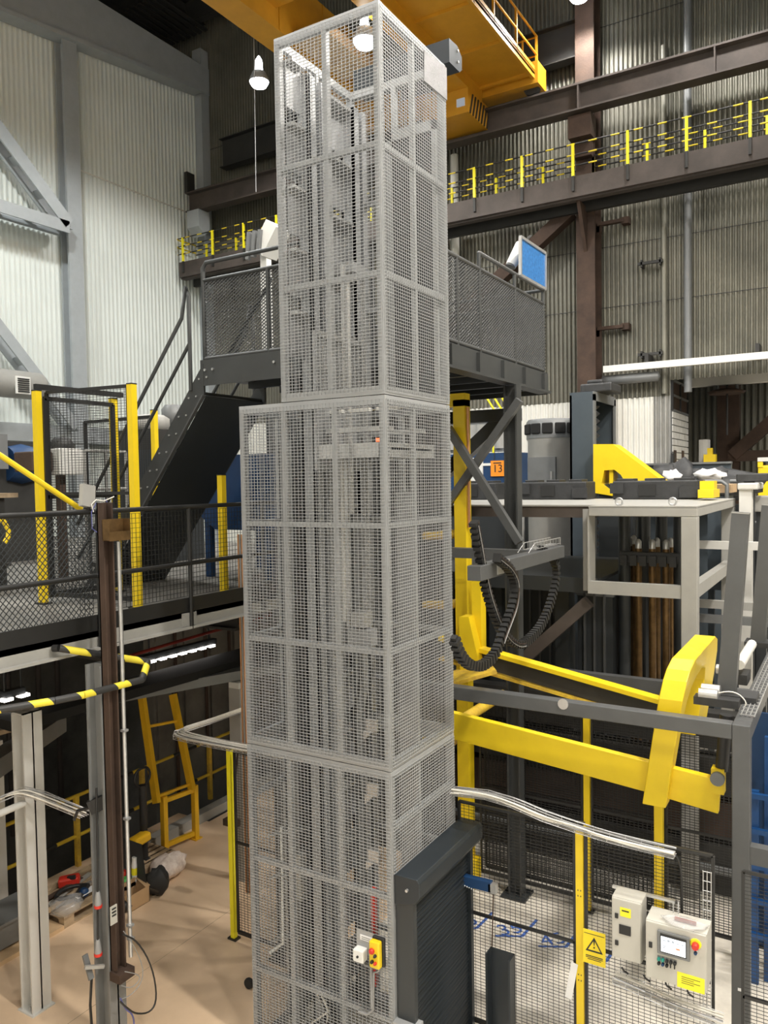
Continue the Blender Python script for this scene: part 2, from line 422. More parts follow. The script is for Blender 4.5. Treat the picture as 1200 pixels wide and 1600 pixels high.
link('beam_flange', MB().prism([(4, a0.z), (a0.y, a0.z), (a1.y, a1.z), (b1.y, b1.z), (b1.y, b1.z-.12), (a1.y, a1.z-.14), (a0.y, a0.z-.14), (4, a0.z-.14)], 'x', XL+.05, XL+.62), 'wall_frame_grey', wall_left)
c0, c1 = at(105, 300, x=XL+.45), at(127, 300, x=XL+.45)
t = thing('wall_column', 'grey steel column in front of the white clad wall', 'column', (XL+.3, c0.y, 0))
link('shaft', MB().box(XL+.38, XL+.45, c0.y, c1.y, 0, a1.z).box(XL+.05, XL+.38, c0.y+.2, c0.y+.26, 0, a1.z).box(XL+.02, XL+.08, c0.y, c1.y, 0, a1.z), 'wall_frame_grey', t)
ym = (c0.y+c1.y)/2
def lattice(name, p, q, wd, gap, label, mname='wall_frame_grey'):
    t = thing(name, label, 'brace', p); p, q = Vector(p), Vector(q); d = (q-p); L = d.length; d.normalize(); n = Vector((1, 0, 0)).cross(d)
    for s_ in (-1, 1):
        link('chord', MB().beam(p+Vector((s_*gap/2, 0, 0)), q+Vector((s_*gap/2, 0, 0)), wd, .06, (1, 0, 0)), mname, t)
    k = max(2, int(L/1.1))
    for i in range(k+1):
        c = p+d*(L*i/k); link('batten', MB().beam(c-d*.14, c+d*.14, .05, gap, (1, 0, 0)), mname, t)
e = at(100, 352, x=XL+.7); s_ = at(-60, 135, x=XL+.7); lattice('wall_brace', s_, e, .42, .5, 'upper grey latticed diagonal brace on the white wall')
e2 = at(100, 352, x=XL+.7); s2 = at(-60, 308, x=XL+.7); lattice('wall_strut', s2, (e2.x, e2.y, s2.z), .38, .5, 'grey latticed horizontal strut on the white wall below the upper brace')
e3 = at(112, 668, x=XL+.7); s3 = at(-60, 445, x=XL+.7); lattice('wall_brace', s3, e3, .34, .5, 'lower grey latticed diagonal brace on the white wall above the duct')
p = at(0, 598, x=XL+1.6)
t = thing('ventilation_duct', 'pale round ventilation duct with a dark square grille by the white wall', 'duct', (p.x, p.y, p.z))
q = at(66, 600, x=XL+1.6)
link('tube', MB().lathe((p.x, q.y, p.z), [(.02, .0), (.34, -.02), (.41, -.15), (.41, -6)], 20, 1), 'light_grey', t)
g = at(36, 602, x=XL+2.03)
link('grille', MB().box(g.x-.03, g.x+.02, g.y-.23, g.y+.23, g.z-.25, g.z+.25), 'white_plastic', t)
for k in range(7): link('louvre', MB().box(g.x+.02, g.x+.05, g.y-.18, g.y+.18, g.z-.2+k*.06, g.z-.165+k*.06), 'print_black', t)
bz = at(60, 675, x=XL+.5).z
solo('wall_girt', MB().box(XL+.1, XL+.5, 4, 19.4, bz-.3, bz+.25), 'wall_frame_grey', 'horizontal grey girt at the foot of the white wall behind the fence', 'girt')

# ---- overhead crane
t = thing('overhead_crane', 'large ochre yellow overhead travelling crane under the roof', 'crane', (-11, 14, 16.5))
xg = at(375, 44, z=16.55).x
xr = at(795, 67, z=16.90).x
x2b = at(735, 140, z=16.55).x
link('box_girder', MB().box(xg, xg+.75, -5, 22.2, 16.55, 18.15), 'crane_yellow', t)
link('box_girder', MB().box(x2b-.6, x2b, -5, 22.2, 16.55, 18.15), 'crane_yellow', t)
for k in range(14):
    y = -3+k*1.9
    link('stiffener', MB().box(xg+.75, xg+.78, y, y+.04, 16.57, 18.13), 'crane_yellow', t)
link('walkway_floor', MB().box(x2b, xr, -5, 22.6, 16.90, 16.98), 'crane_yellow', t)
xlg = at(548, 0, z=17.25).x
link('walkway_floor', MB().box(xlg, x2b-.6, -5, 22.2, 17.25, 17.33), 'crane_yellow', t)
for k in range(13):
    y = -2+k*2.0
    link('walkway_rib', MB().box(x2b, xr, y, y+.06, 16.82, 16.90), 'crane_yellow', t)
    link('walkway_rib', MB().box(xlg, x2b-.6, y, y+.06, 17.15, 17.25), 'crane_yellow', t)
link('edge_beam', MB().box(xr-.1, xr, -5, 22.6, 16.80, 17.05), 'crane_yellow', t)
link('end_truck', MB().box(xg-1, xr+.1, 22.25, 22.95, 16.67, 17.30), 'crane_yellow', t)
for x in (xg-.5, xg+1.2, x2b-1, xr-.2):
    link('wheel', MB().lathe((x, 22.6, 16.73), [(.24, -.1), (.25, 0), (.24, .1)], 16, 1), 'dark_beam', t)
for k in range(16):
    y = 22.5-k*1.6
    link('rail_post', MB().box(xr-.06, xr, y-.03, y+.03, 16.95, 18.15), 'crane_yellow', t)
for k in range(4):
    link('rail_post', MB().box(x2b+.3+k*.42, x2b+.34+k*.42, 22.52, 22.58, 16.95, 18.15), 'crane_yellow', t)
for z in (18.13, 17.60):
    link('guard_rail', MB().tube([(xr-.03, -5, z), (xr-.03, 22.55, z), (x2b+.1, 22.55, z)], .03, 6), 'crane_yellow', t)
tq = [at(455, 70, z=16.50), at(508, 48, z=16.50), at(583, 108, z=16.50), at(543, 125, z=16.50)]
xa_, xb_ = (tq[0].x+tq[3].x)/2, (tq[1].x+tq[2].x)/2
link('trolley_plate', MB().box(xa_, xb_, (tq[0].y+tq[1].y)/2, (tq[2].y+tq[3].y)/2, 16.50, 16.80), 'plywood', t, label='smooth pale orange underside of the trolley')  # pale tone paints the lamp's reflection onto the glossy crane plate
link('trolley_beam', MB().box(xg+.75, xlg, 15.5, 15.9, 17.05, 17.75), 'crane_yellow', t)
link('toe_board', MB().box(xr-.04, xr, -5, 22.55, 17.00, 17.15), 'crane_yellow', t)
link('drive_motor', MB().lathe((xr-.9, 22.3, 17.45), [(.05, -.3), (.2, -.28), (.2, .2), (.08, .28)], 14, 0), 'dark_beam', t)
q = at(712, 180, z=15.85)
t2 = thing('crane_cabin', 'yellow crane cabin with a lit window hanging below the crane girder', 'cabin', (q.x, q.y, 15.8))
link('shell', MB().box(q.x-1.1, q.x+.4, q.y, q.y+1.5, 15.85, 16.55), 'crane_yellow', t2)
link('window', MB().box(q.x+.05, q.x+.3, q.y-.04, q.y, 16.05, 16.27), 'screen_ink', t2)
for k in range(7): link('vent_slat', MB().beam((q.x+.42, q.y+.1+k*.2, 15.85), (q.x+.42, q.y+.3+k*.2, 16.45), .03, .05), 'dark_beam', t2)

# ---- high bay lamps (with their light)
def high_bay(x, y, z, label, power=1.0, col=(1, .965, .91)):
    t = thing('high_bay_lamp', label, 'lamp', (x, y, z), 'high bay lamps under the roof')
    link('reflector', MB().lathe((x, y, z), [(.30, 0), (.29, .08), (.2, .28), (.1, .34)], 20), 'lamp_cover', t)
    link('ballast', MB().lathe((x, y, z+.34), [(.12, 0), (.1, .3), (.03, .42)], 16), 'lamp_white', t)
    link('bulb', MB().lathe((x, y, z-.03), [(.05, -.14), (.22, -.1), (.28, 0), (.26, .05)], 16), 'lamp_white', t)
    link('cord', MB().tube([(x, y, z+.76), (x, y, 24.0)], .015, 5), 'cable_black', t)
    l = bpy.data.lights.new('high_bay_light', 'SPOT'); l.energy = LAMP_W*power; l.color = col
    l.shadow_soft_size = .3; l.spot_size = math.radians(164); l.spot_blend = .35
    o = bpy.data.objects.new('high_bay_light', l); COL.objects.link(o); o.location = (0, 0, -.25); o.parent = t
p = at(405, 128, z=17.4); high_bay(p.x, p.y, p.z, 'lit high bay lamp hanging left of the mesh tower top')
p = at(570, 64, z=16.0); high_bay(p.x, p.y, p.z, 'lit high bay lamp seen through the top of the mesh tower')
p = at(905, -8, z=18.6); high_bay(p.x, p.y, p.z, 'lit high bay lamp at the upper frame edge above the crane railing')
for i, (x, y) in enumerate(((-15.5, 10), (-16, 3), (-7.5, 9.5), (-3, 2), (-8, 2.5), (-1.5, 13.5), (3, 6), (-8, -4), (1, -4), (-16, -4), (-3, 20), (3, 20))):
    high_bay(x, y, 18.5, 'high bay lamp in the rows above the camera', 2.3 if x < -12 and y > 0 else 1.0, (.97, 1, .98) if x < -12 else (1, .965, .91))
for i, (x, y, z, pw_) in enumerate(((3.5, 3.5, 15.5, 3.6), (4, 9, 15.5, 2.8), (6.5, -1, 15.5, 1.8), (5, 14, 15.5, 2.2))):
    high_bay(x, y, z, 'low hung high bay lamp beside the camera position', pw_, (1, .935, .84))
high_bay(1.2, 28, 9.2, 'high bay lamp in the far bay behind the opening', .35)
p = at(397, 60, z=17); solo('hanging_cable', MB().tube([at(396, -10, y=p.y), at(400, 300, y=p.y)], .012, 5), 'cable_grey', 'thin cable hanging from the roof left of the mesh tower', 'cable')

# ================================================================== MESH TOWER (lift cage)
XT, YT, YB, XU, XD = -3.203, 5.366, 6.528, -4.24, -4.72
tower = thing('lift_cage_tower', 'tall light grey wire mesh cage tower enclosing a vertical lift', 'cage tower', (XT-.7, YT+.6, 0))
def cage(x0, z0, z1, rails, mulls_f, mulls_s, rail_s=None):
    sec = sub('cage_section', tower); w_ = .055; x1, y0, y1 = XT, YT, YB
    for x in (x0, x1-w_):
        for y in (y0, y1-w_): link('corner_post', MB().box(x, x+w_, y, y+w_, z0, z1), 'tower_grey', sec)
    for x in mulls_f:
        link('mullion', MB().box(x-.025, x+.025, y0+.006, y0+.046, z0, z1), 'tower_grey', sec)
        link('mullion', MB().box(x-.025, x+.025, y1-.046, y1-.006, z0, z1), 'tower_grey', sec)
    for y in mulls_s:
        link('mullion', MB().box(x1-.046, x1-.006, y-.018, y+.018, z0, z1), 'tower_grey', sec)
        link('mullion', MB().box(x0+.006, x0+.046, y-.018, y+.018, z0, z1), 'tower_grey', sec)
    for i, z in enumerate([z0+.035, z1-.035]+rails):
        h = .07 if i < 2 else .045
        link('rail', MB().box(x0+.052, x1-.052, y0+.003, y0+.045, z-h/2, z+h/2), 'tower_grey', sec)
        link('rail', MB().box(x0+.052, x1-.052, y1-.045, y1-.003, z-h/2, z+h/2), 'tower_grey', sec)
    for i, z in enumerate([z0+.035, z1-.035]+(rails if rail_s is None else rail_s)):
        h = .07 if i < 2 else .045
        link('rail', MB().box(x1-.045, x1-.003, y0+.052, y1-.052, z-h/2, z+h/2), 'tower_grey', sec)
        link('rail', MB().box(x0+.003, x0+.045, y0+.052, y1-.052, z-h/2, z+h/2), 'tower_grey', sec)
    e = .012; r = .004; zz0, Hh = z0+.03, z1-z0-.06
    for o, u, L, zb in (((x0+e, y0-.006, 0), (1, 0, 0), x1-x0-2*e, zz0), ((x1+.006, y0+e, 0), (0, 1, 0), y1-y0-2*e, max(zz0, 2.0) if rail_s is not None and z0 < .1 else zz0),
                        ((x0+e, y1+.006, 0), (1, 0, 0), x1-x0-2*e, zz0), ((x0-.006, y0+e, 0), (0, 1, 0), y1-y0-2*e, zz0)):
        link('wire_mesh', wire_grid((o[0], o[1], zb), u, (0, 0, 1), L, zz0+Hh-zb, .037, .027, r if o[1] < y0 or o[0] > x1 else .003), 'tower_grey', sec, 'stuff')
    return sec
cage(XU, 5.893, 8.95, [7.86, 6.85], [-3.73], [5.93])
cage(XD, 2.845, 5.885, [4.84, 3.81], [-4.23, -3.70], [5.87])
cage(XD, 0.0, 2.838, [1.79, .76], [-4.25, -3.71], [5.87], [2.36])
link('film_sheet', MB().prism([(at(663, 78, x=XT+.02).y, at(663, 78, x=XT+.02).z), (6.52, at(696, 104, x=XT+.02).z), (6.52, at(697, 155, x=XT+.02).z), (at(663, 126, x=XT+.02).y, at(663, 126, x=XT+.02).z)], 'x', XT+.012, XT+.02), 'film_sheet', tower, label='white sheet with protective film')
# top opening frame inside the upper section
link('door_frame', MB().box(-3.78, -3.72, 6.42, 6.47, 5.95, 8.45).box(-3.3, -3.26, 6.42, 6.47, 5.95, 8.45).box(-3.78, -3.26, 6.42, 6.47, 8.36, 8.45), 'tower_grey', tower)
link('door_panel', MB().box(-3.72, -3.3, 6.44, 6.455, 5.95, 8.36), 'anthracite', tower)
link('sill_plate', MB().box(XT, XT+.21, YT-.03, YT+.1, 0, .79), 'tower_grey', tower)

# roller shutter on the side and its housing; a second housing at the top back
t = thing('roller_shutter', 'dark grey roller shutter closing the lower side of the mesh tower', 'shutter', (XT+.1, 5.95, 0))
mb = MB(); rows = [[], []]
n = 160
for i in range(n+1):
    z = .02+(1.78-.02)*i/n; x = XT+.135+.010*math.sin(2*math.pi*z/.04)
    rows[0].append((x, 5.45, z)); rows[1].append((x, 6.50, z))
mb.loft(rows); link('curtain', mb, 'shutter_grey', t)
link('housing', MB().prism([(XT+.01, 2.0), (XT+.215, 2.0), (XT+.24, 1.97), (XT+.24, 1.86), (XT+.2, 1.8), (XT+.01, 1.74)], 'y', 5.38, 6.62), 'shutter_grey', t, bevel=.006)
link('guide_rail', MB().box(XT+.01, XT+.17, 5.40, 5.455, 0, 1.8), 'anthracite', t)
link('guide_rail', MB().box(XT+.01, XT+.17, 6.495, 6.55, 0, 1.8), 'shutter_grey', t)
link('bottom_bar', MB().box(XT+.1, XT+.16, 5.455, 6.495, 0.0, .06), 'anthracite', t)
for y in (5.37, 6.625): link('bolt', MB().lathe((XT+.13, y, 1.9), [(.012, -.012), (.012, .012)], 8, 1), 'galvanised', t)
q = at(694, 95, y=6.7)
t = thing('shutter_housing', 'blue grey end of a roller shutter housing behind the tower top', 'shutter', (-3.6, 6.7, q.z-.15))
link('housing', MB().prism([(6.535, q.z+.09), (6.70, q.z+.10), (6.80, q.z+.04), (6.80, q.z-.08), (6.75, q.z-.12), (6.535, q.z-.12)], 'x', -4.2, XT+.04), 'shutter_grey', t)
for dz in (-.05, .05): link('bolt', MB().lathe((XT+.045, 6.7, q.z+dz), [(.012, -.01), (.012, .01)], 8, 0), 'galvanised', t)

# ---- lift machinery inside
mast = thing('lift_mast', 'light grey lift mast with cross plates inside the mesh tower', 'lift mast', (-4.1, 5.95, 0))
for y, wd in ((5.74, .12), (6.42, .1)):
    col_ = link('mast_column', MB().box(-4.215, -4.06, y-wd, y-wd+.018, .05, 8.74).box(-4.215, -4.06, y+wd-.018, y+wd, .05, 8.74).box(-4.215, -4.19, y-wd, y+wd, .05, 8.74), 'tower_inner', mast)
    link('guide_rail', MB().box(-4.10, -4.055, y-wd, y-wd+.075, .05, 8.72), 'tower_inner', col_)
    link('guide_rail', MB().box(-4.10, -4.055, y+wd-.075, y+wd, .05, 8.72), 'tower_inner', col_)
z = .35
while z < 8.4:
    link('cross_plate', MB().box(-4.21, -4.19, 5.86, 6.32, z, z+.37), 'tower_inner', mast)
    link('cross_bar', MB().box(-4.20, -4.08, 5.86, 6.32, z+.37, z+.395), 'galvanised', mast)
    if z > 5.7:
        link('side_plate', MB().box(-4.185, -4.165, 5.43, 5.62, z+.1, z+.47), 'tower_inner', mast)
        link('side_bar', MB().box(-4.18, -4.1, 5.43, 5.62, z+.47, z+.495), 'galvanised', mast)
    z += .53
link('hydraulic_cylinder', MB().tube([(-4.0, 6.14, .1), (-4.0, 6.14, 4.9)], .045, 10), 'machine_grey', mast)
link('piston_rod', MB().tube([(-3.92, 5.95, 4.9), (-3.92, 5.95, 7.1)], .024, 10), 'galvanised', mast)
link('rod_head', MB().box(-4.02, -3.8, 5.85, 6.05, 7.05, 7.14), 'tower_inner', mast)
link('lift_chain', MB().beam((-3.86, 6.1, 3.9), (-3.86, 6.1, 7.1), .02, .035), 'galvanised', mast)
link('lift_chain', MB().beam((-3.86, 5.78, 3.9), (-3.86, 5.78, 7.1), .02, .035), 'galvanised', mast)
link('guide_rod', MB().tube([(-3.917, 5.8, 3.95), (-3.917, 5.8, 5.45)], .017, 10), 'primer_white', mast)
link('red_bar', MB().box(-3.50, -3.465, 5.5, 5.54, .9, 1.75), 'red', mast, label='red vertical bar')
for y in (5.45, 6.38): link('base_beam', MB().box(-4.6, -3.3, y, y+.07, .0, .1), 'tower_inner', mast)
car = thing('lift_carriage', 'grey lift carriage frame with a red lamp in the middle of the mesh tower', 'lift carriage', (-3.7, 5.95, 5.3))
link('side_beam', MB().box(-3.98, -3.28, 5.52, 5.58, 5.40, 5.52), 'galvanised', car)
link('side_beam', MB().box(-3.98, -3.28, 6.30, 6.36, 5.40, 5.52), 'galvanised', car)
link('end_beam', MB().box(-3.36, -3.30, 5.52, 6.36, 5.40, 5.52), 'galvanised', car)
link('platform_plate', MB().box(-3.98, -3.3, 5.58, 6.3, 5.46, 5.48), 'tower_inner', car)
link('back_plate', MB().box(-4.0, -3.97, 5.5, 6.38, 5.3, 6.5), 'tower_inner', car)
link('guard_grille', MB().box(-3.97, -3.94, 5.55, 6.3, 6.45, 6.5), 'galvanised', car)
link('guard_grille', wire_grid((-3.955, 5.55, 5.9), (0, 1, 0), (0, 0, 1), .75, .55, .04, .3, .008), 'galvanised', car, 'stuff')
for y in (5.66, 6.22): link('fork', MB().box(-3.95, -3.32, y-.05, y+.05, 5.62, 5.66), 'galvanised', car)
link('lamp', MB().box(-3.44, -3.41, 5.60, 5.62, 5.53, 5.56), 'red_light', car, label='small red lamp')
for k in range(3): link('light_fitting', MB().box(-4.05+k*.28, -3.84+k*.28, 5.7, 5.75, 5.80, 5.83), 'white_plastic', car)  # white bars stand in for lights reflecting inside the cage
drive = thing('lift_drive', 'valve and motor block on hydraulic rod in the mesh tower centre', 'drive unit', (-3.75, 5.8, 3.75))
link('motor', MB().box(-3.80, -3.66, 5.72, 5.86, 3.92, 4.05), 'galvanised', drive)
link('valve', MB().box(-3.85, -3.6, 5.74, 5.84, 3.76, 3.9), 'tower_inner', drive)
link('hose', MB().tube([(-3.7, 5.7, 3.76), (-3.66, 5.64, 3.5), (-3.75, 5.66, 3.1), (-3.72, 5.7, 2.4)], .015, 6), 'cable_black', drive)
link('hose', MB().tube([(-3.6, 5.7, 3.76), (-3.54, 5.64, 3.55), (-3.62, 5.66, 3.2), (-3.6, 5.7, 2.2)], .015, 6), 'cable_black', drive)
for i, (z, nm) in enumerate(((3.1, 'upper'), (2.55, 'second'), (1.98, 'third'))):
    solo('limit_switch_bracket', MB().box(-3.52, -3.42, 5.5, 5.53, z, z+.10).prism([(-3.54, z), (-3.46, z), (-3.54, z-.08)], 'y', 5.49, 5.54), 'galvanised', f'small bright limit switch bracket inside the tower, {nm} from the top', 'bracket')
solo('guide_panel', MB().box(-3.66, -3.48, 6.30, 6.34, .1, 5.1), 'tower_inner', 'tall narrow grey panel inside the tower behind the hoses', 'panel')
solo('guide_panel', MB().box(-4.60, -4.56, 5.8, 6.4, .1, 5.6).box(-4.6, -4.46, 5.78, 5.82, .1, 5.6), 'machine_grey', 'dull grey inner panel along the side of the lower tower', 'panel')
for z, nm in ((1.95, 'upper'), (1.55, 'middle'), (.95, 'lower')):
    t = thing('cable_tray_piece', f'short bright wire cable tray inside the tower foot, {nm} one', 'cable tray', (-4.4, 5.6, z))
    mb = MB()
    for k in range(4): mb.beam((-4.62, 5.5+k*.03, z), (-4.25, 5.95+k*.03, z), .008, .008)
    link('long_wire', mb, 'galvanised', t, 'stuff'); mb = MB()
    for k in range(7): mb.beam((-4.6+k*.05, 5.49+k*.062, z+.01), (-4.6+k*.05, 5.63+k*.062, z+.01), .006, .006)
    link('cross_wire', mb, 'galvanised', t, 'stuff')
t = thing('junction_conduit', 'white vertical conduit with a grey device box in the tower corner', 'conduit', (-4.52, 5.6, .8))
link('pipe', MB().tube([(-4.55, 5.62, 2.0), (-4.55, 5.62, 1.5), (-4.5, 5.55, 1.2), (-4.5, 5.55, .95), (-4.62, 5.5, .85)], .016, 6), 'white_plastic', t)
link('device_box', MB().box(-4.45, -4.33, 5.62, 5.70, 1.35, 1.78), 'light_grey', t)
t = thing('cable_bundle', 'tangle of black and white cables low inside the tower', 'cables', (-4.05, 5.6, .1))
for k in range(6):
    a = random.random()*.2
    link('cable', MB().tube([(-4.15+a, 5.5, .72), (-4.0+a, 5.46+.02*k, .55-.03*k), (-4.15+.05*k, 5.5, .35), (-3.95+.04*k, 5.5, .05)], .012, 6), 'cable_black' if k % 3 else 'cable_white', t)

# ---- operator controls on the tower front
zc = at(567, 1488, y=YT-.05).z
t = thing('switch_box', 'square white switch box on the front of the mesh tower', 'switch box', (at(567, 1488, y=YT-.05).x, YT-.06, zc))
a, b = at(558, 1476, y=YT-.02), at(574, 1500, y=YT-.02)
link('body', MB().box(a.x, b.x, YT-.09, YT-.012, b.z, a.z), 'white_plastic', t, bevel=.008)
link('key_switch', MB().lathe(((a.x+b.x)/2, YT-.095, (a.z+b.z)/2), [(.01, -.005), (.01, .01)], 10, 1), 'print_black', t)
a, b = at(563, 1459, y=YT-.012), at(582, 1474, y=YT-.012)
t = solo('paper_label', MB().box(a.x, b.x, YT-.016, YT-.012, b.z, a.z), 'paper_white', 'small white paper label above the switch box on the tower', 'label')
for k in range(3): link('print_line', MB().box(a.x+.015, b.x-.02, YT-.018, YT-.016, a.z-.02-k*.016, a.z-.014-k*.016), 'cable_grey', t)
a, b = at(557, 1450, y=YT-.01), at(602, 1512, y=YT-.01)
solo('mounting_plate', MB().box(a.x, b.x, YT-.011, YT-.007, b.z+.05, a.z), 'tower_grey', 'grey plate behind the yellow control station on the tower', 'plate')
a, b = at(583, 1463, y=YT-.03), at(600, 1510, y=YT-.03); cx = (a.x+b.x)/2
t = thing('control_station', 'yellow push button control station with red emergency stop on the tower', 'control station', (cx, YT-.05, b.z))
link('back_shell', MB().box(a.x-.002, b.x+.012, YT-.045, YT-.012, b.z-.006, a.z+.012), 'print_black', t, bevel=.01)
link('body', MB().box(a.x, b.x-.004, YT-.10, YT-.045, b.z, a.z), 'safety_yellow', t, bevel=.012)
h = a.z-b.z
for (dx, fz, r, m, nm) in ((-.018, .66, .024, 'red', 'emergency_stop'), (.014, .52, .013, 'print_black', 'push_button'), (-.016, .27, .014, 'print_black', 'push_button'), (.014, .24, .013, 'red', 'push_button')):
    link(nm, MB().lathe((cx+dx, YT-.10, b.z+h*fz), [(r, 0.0), (r, -.015), (r*.7, -.025)][::-1], 14, 1), m, t)
t = thing('flexible_conduit', 'pale grey flexible conduit bending down below the control station', 'conduit', (cx, YT-.03, b.z-.4))
q = at(584, 1520, y=YT-.03); q2 = at(583, 1578, y=YT-.03); q3 = at(574, 1585, y=YT-.03); q4 = at(560, 1580, y=YT-.03)
link('hose', MB().tube([at(593, 1510, y=YT-.03), at(592, 1517, y=YT-.03), q, q2, q3, q4], .011, 8), 'cable_grey', t)
link('hose', MB().tube([at(568, 1502, y=YT-.03), at(570, 1508, y=YT-.03), at(580, 1512, y=YT-.03), at(581, 1576, y=YT-.03)], .011, 8), 'cable_grey', t)

# ================================================================== UPPER PLATFORM AND STAIR
MZ_DECK = 3.86
PX0, PX1, PY0, PY1, PZ = -6.55, -3.6, 6.8, 10.35, 6.6
plat = thing('upper_platform', 'dark grey steel platform with mesh railings behind the tower top', 'platform', (-5, 8.5, PZ-.3))
link('deck', MB().box(PX0, PX1, PY0, PY1, PZ-.04, PZ), 'platform_grey', plat)
link('fascia', MB().box(PX0, PX1, PY0-.012, PY0, PZ-.26, PZ+.04), 'platform_grey', plat)
link('fascia', MB().box(PX1-.01, PX1+.012, PY0, PY1, PZ-.22, PZ+.02).box(PX1-.12, PX1+.06, PY0, PY1, PZ-.25, PZ-.22), 'platform_grey', plat)
link('fascia', MB().box(PX0, PX1, PY1, PY1+.012, PZ-.26, PZ+.04), 'platform_grey', plat)
for k in range(6):
    y = PY0+.15+k*.62; link('joist', MB().box(PX0+.05, PX1-.05, y, y+.06, PZ-.22, PZ-.04), 'anthracite', plat)
for k in range(5): link('stiffener', MB().box(PX1+.012, PX1+.055, PY0+.5+k*.7, PY0+.52+k*.7, PZ-.22, PZ), 'platform_grey', plat)
for dx in (.08, .2, 1.1, 1.6): link('bolt', MB().lathe((PX0+dx, PY0-.02, PZ-.08), [(.015, -.01), (.015, .01)], 8, 1), 'galvanised', plat)
HZ, MZ = 7.74, 7.56
ys = [7.6, at(753, 480, x=PX1).y, at(808, 500, x=PX1).y, PY1-.05]
for y in ys: link('railing_post', MB().tube([(PX1-.03, y, PZ-.2), (PX1-.03, y, HZ if y > 8 else MZ)], .024, 8), 'platform_grey', plat)
link('handrail', MB().tube([(PX1-.03, ys[1], MZ), (PX1-.03, ys[1], HZ), (PX1-.03, PY1-.05, HZ), (PX0+.5, PY1-.05, HZ)], .024, 8), 'steel_grey', plat)
link('mesh_rail', MB().tube([(PX1-.03, PY0, MZ), (PX1-.03, PY1-.05, MZ), (PX0, PY1-.05, MZ)], .024, 8), 'steel_grey', plat)
link('mesh_rail', MB().tube([(PX1-.03, PY0, PZ+.06), (PX1-.03, PY1-.05, PZ+.06), (PX0, PY1-.05, PZ+.06)], .024, 8), 'steel_grey', plat)
link('expanded_mesh', diamond_grid((PX1-.03, PY0, PZ+.06), (0, 1, 0), (0, 0, 1), PY1-PY0-.05, MZ-PZ-.06, .06, .62, .009), 'steel_grey', plat, 'stuff')
link('expanded_mesh', diamond_grid((PX0+.1, PY1-.05, PZ+.06), (1, 0, 0), (0, 0, 1), PX1-PX0-.1, MZ-PZ-.06, .07, .62, .009), 'platform_grey', plat, 'stuff')
link('expanded_mesh', diamond_grid((PX0+.04, PY0+.03, PZ+.06), (1, 0, 0), (0, 0, 1), 2.3, MZ-PZ-.06, .06, .62, .009), 'steel_grey', plat, 'stuff')
for x in (PX0+.04, PX0+1.0, -4.2): link('railing_post', MB().tube([(x, PY0+.03, PZ-.2), (x, PY0+.03, HZ-.08 if x < -6 else MZ)], .026, 8), 'platform_grey', plat)
link('handrail', MB().tube([(PX0+.04, PY0+.03, PZ), (PX0+.04, PY0+.03, HZ-.04), (PX0+.09, PY0+.03, HZ+.02), (-4.3, PY0+.03, HZ+.02), (-4.3, PY0+.03, PZ)], .026, 8), 'platform_grey', plat)
link('mesh_rail', MB().tube([(PX0+.04, PY0+.03, MZ), (-4.25, PY0+.03, MZ)], .024, 8), 'platform_grey', plat)
link('mesh_rail', MB().tube([(PX0+.04, PY0+.03, PZ+.06), (-4.25, PY0+.03, PZ+.06)], .024, 8), 'steel_grey', plat)
link('brace_rod', MB().tube([(PX0+.35, PY0+.1, PZ+.1), (PX0+1.0, PY0+.1, MZ-.1)], .02, 6), 'anthracite', plat)
for x, y in ((-3.59, 9.05), (-6.2, 9.05)):
    link('support_column', MB().ibeam((x, y, .02), (x, y, PZ-.26), .16, .17, .015, .02, (1, 0, 0)), 'platform_grey', plat)
    link('base_plate', MB().box(x-.16, x+.16, y-.16, y+.16, 0, .025), 'anthracite', plat)
b0, b1 = at(812, 625, y=8.9), at(695, 795, y=8.9)
link('cross_brace', MB().beam(b0, b1, .09, .09), 'steel_grey', plat)
b0, b1 = at(700, 668, y=8.8), at(812, 848, y=8.8)
link('cross_brace', MB().beam(b0, b1, .09, .09), 'steel_grey', plat)
b0, b1 = at(790, 650, y=9.6), at(690, 745, y=9.6)
link('knee_brace', MB().beam(b0, b1, .16, .16), 'anthracite', plat)
link('cross_beam', MB().box(-6, -3.7, 9.5, 9.66, at(760, 640, y=9.5).z-.16, at(760, 640, y=9.5).z), 'anthracite', plat)

t = thing('shade_panel', 'dark steel partition panels below the platform behind the tower', 'partition', (-6, 9.4, 0))  # added to darken what shows through the mesh behind the tower
link('upper_panel', MB().box(-7.7, -4.62, 9.35, 9.4, MZ_DECK, 6.3), 'anthracite', t)
link('lower_panel', MB().box(-5.95, -4.62, 9.35, 9.4, 0, MZ_DECK), 'anthracite', t)
for k in range(6): link('stiffener', MB().box(-7.6+k*.58, -7.54+k*.58, 9.3, 9.35, MZ_DECK, 6.3), 'platform_grey', t)

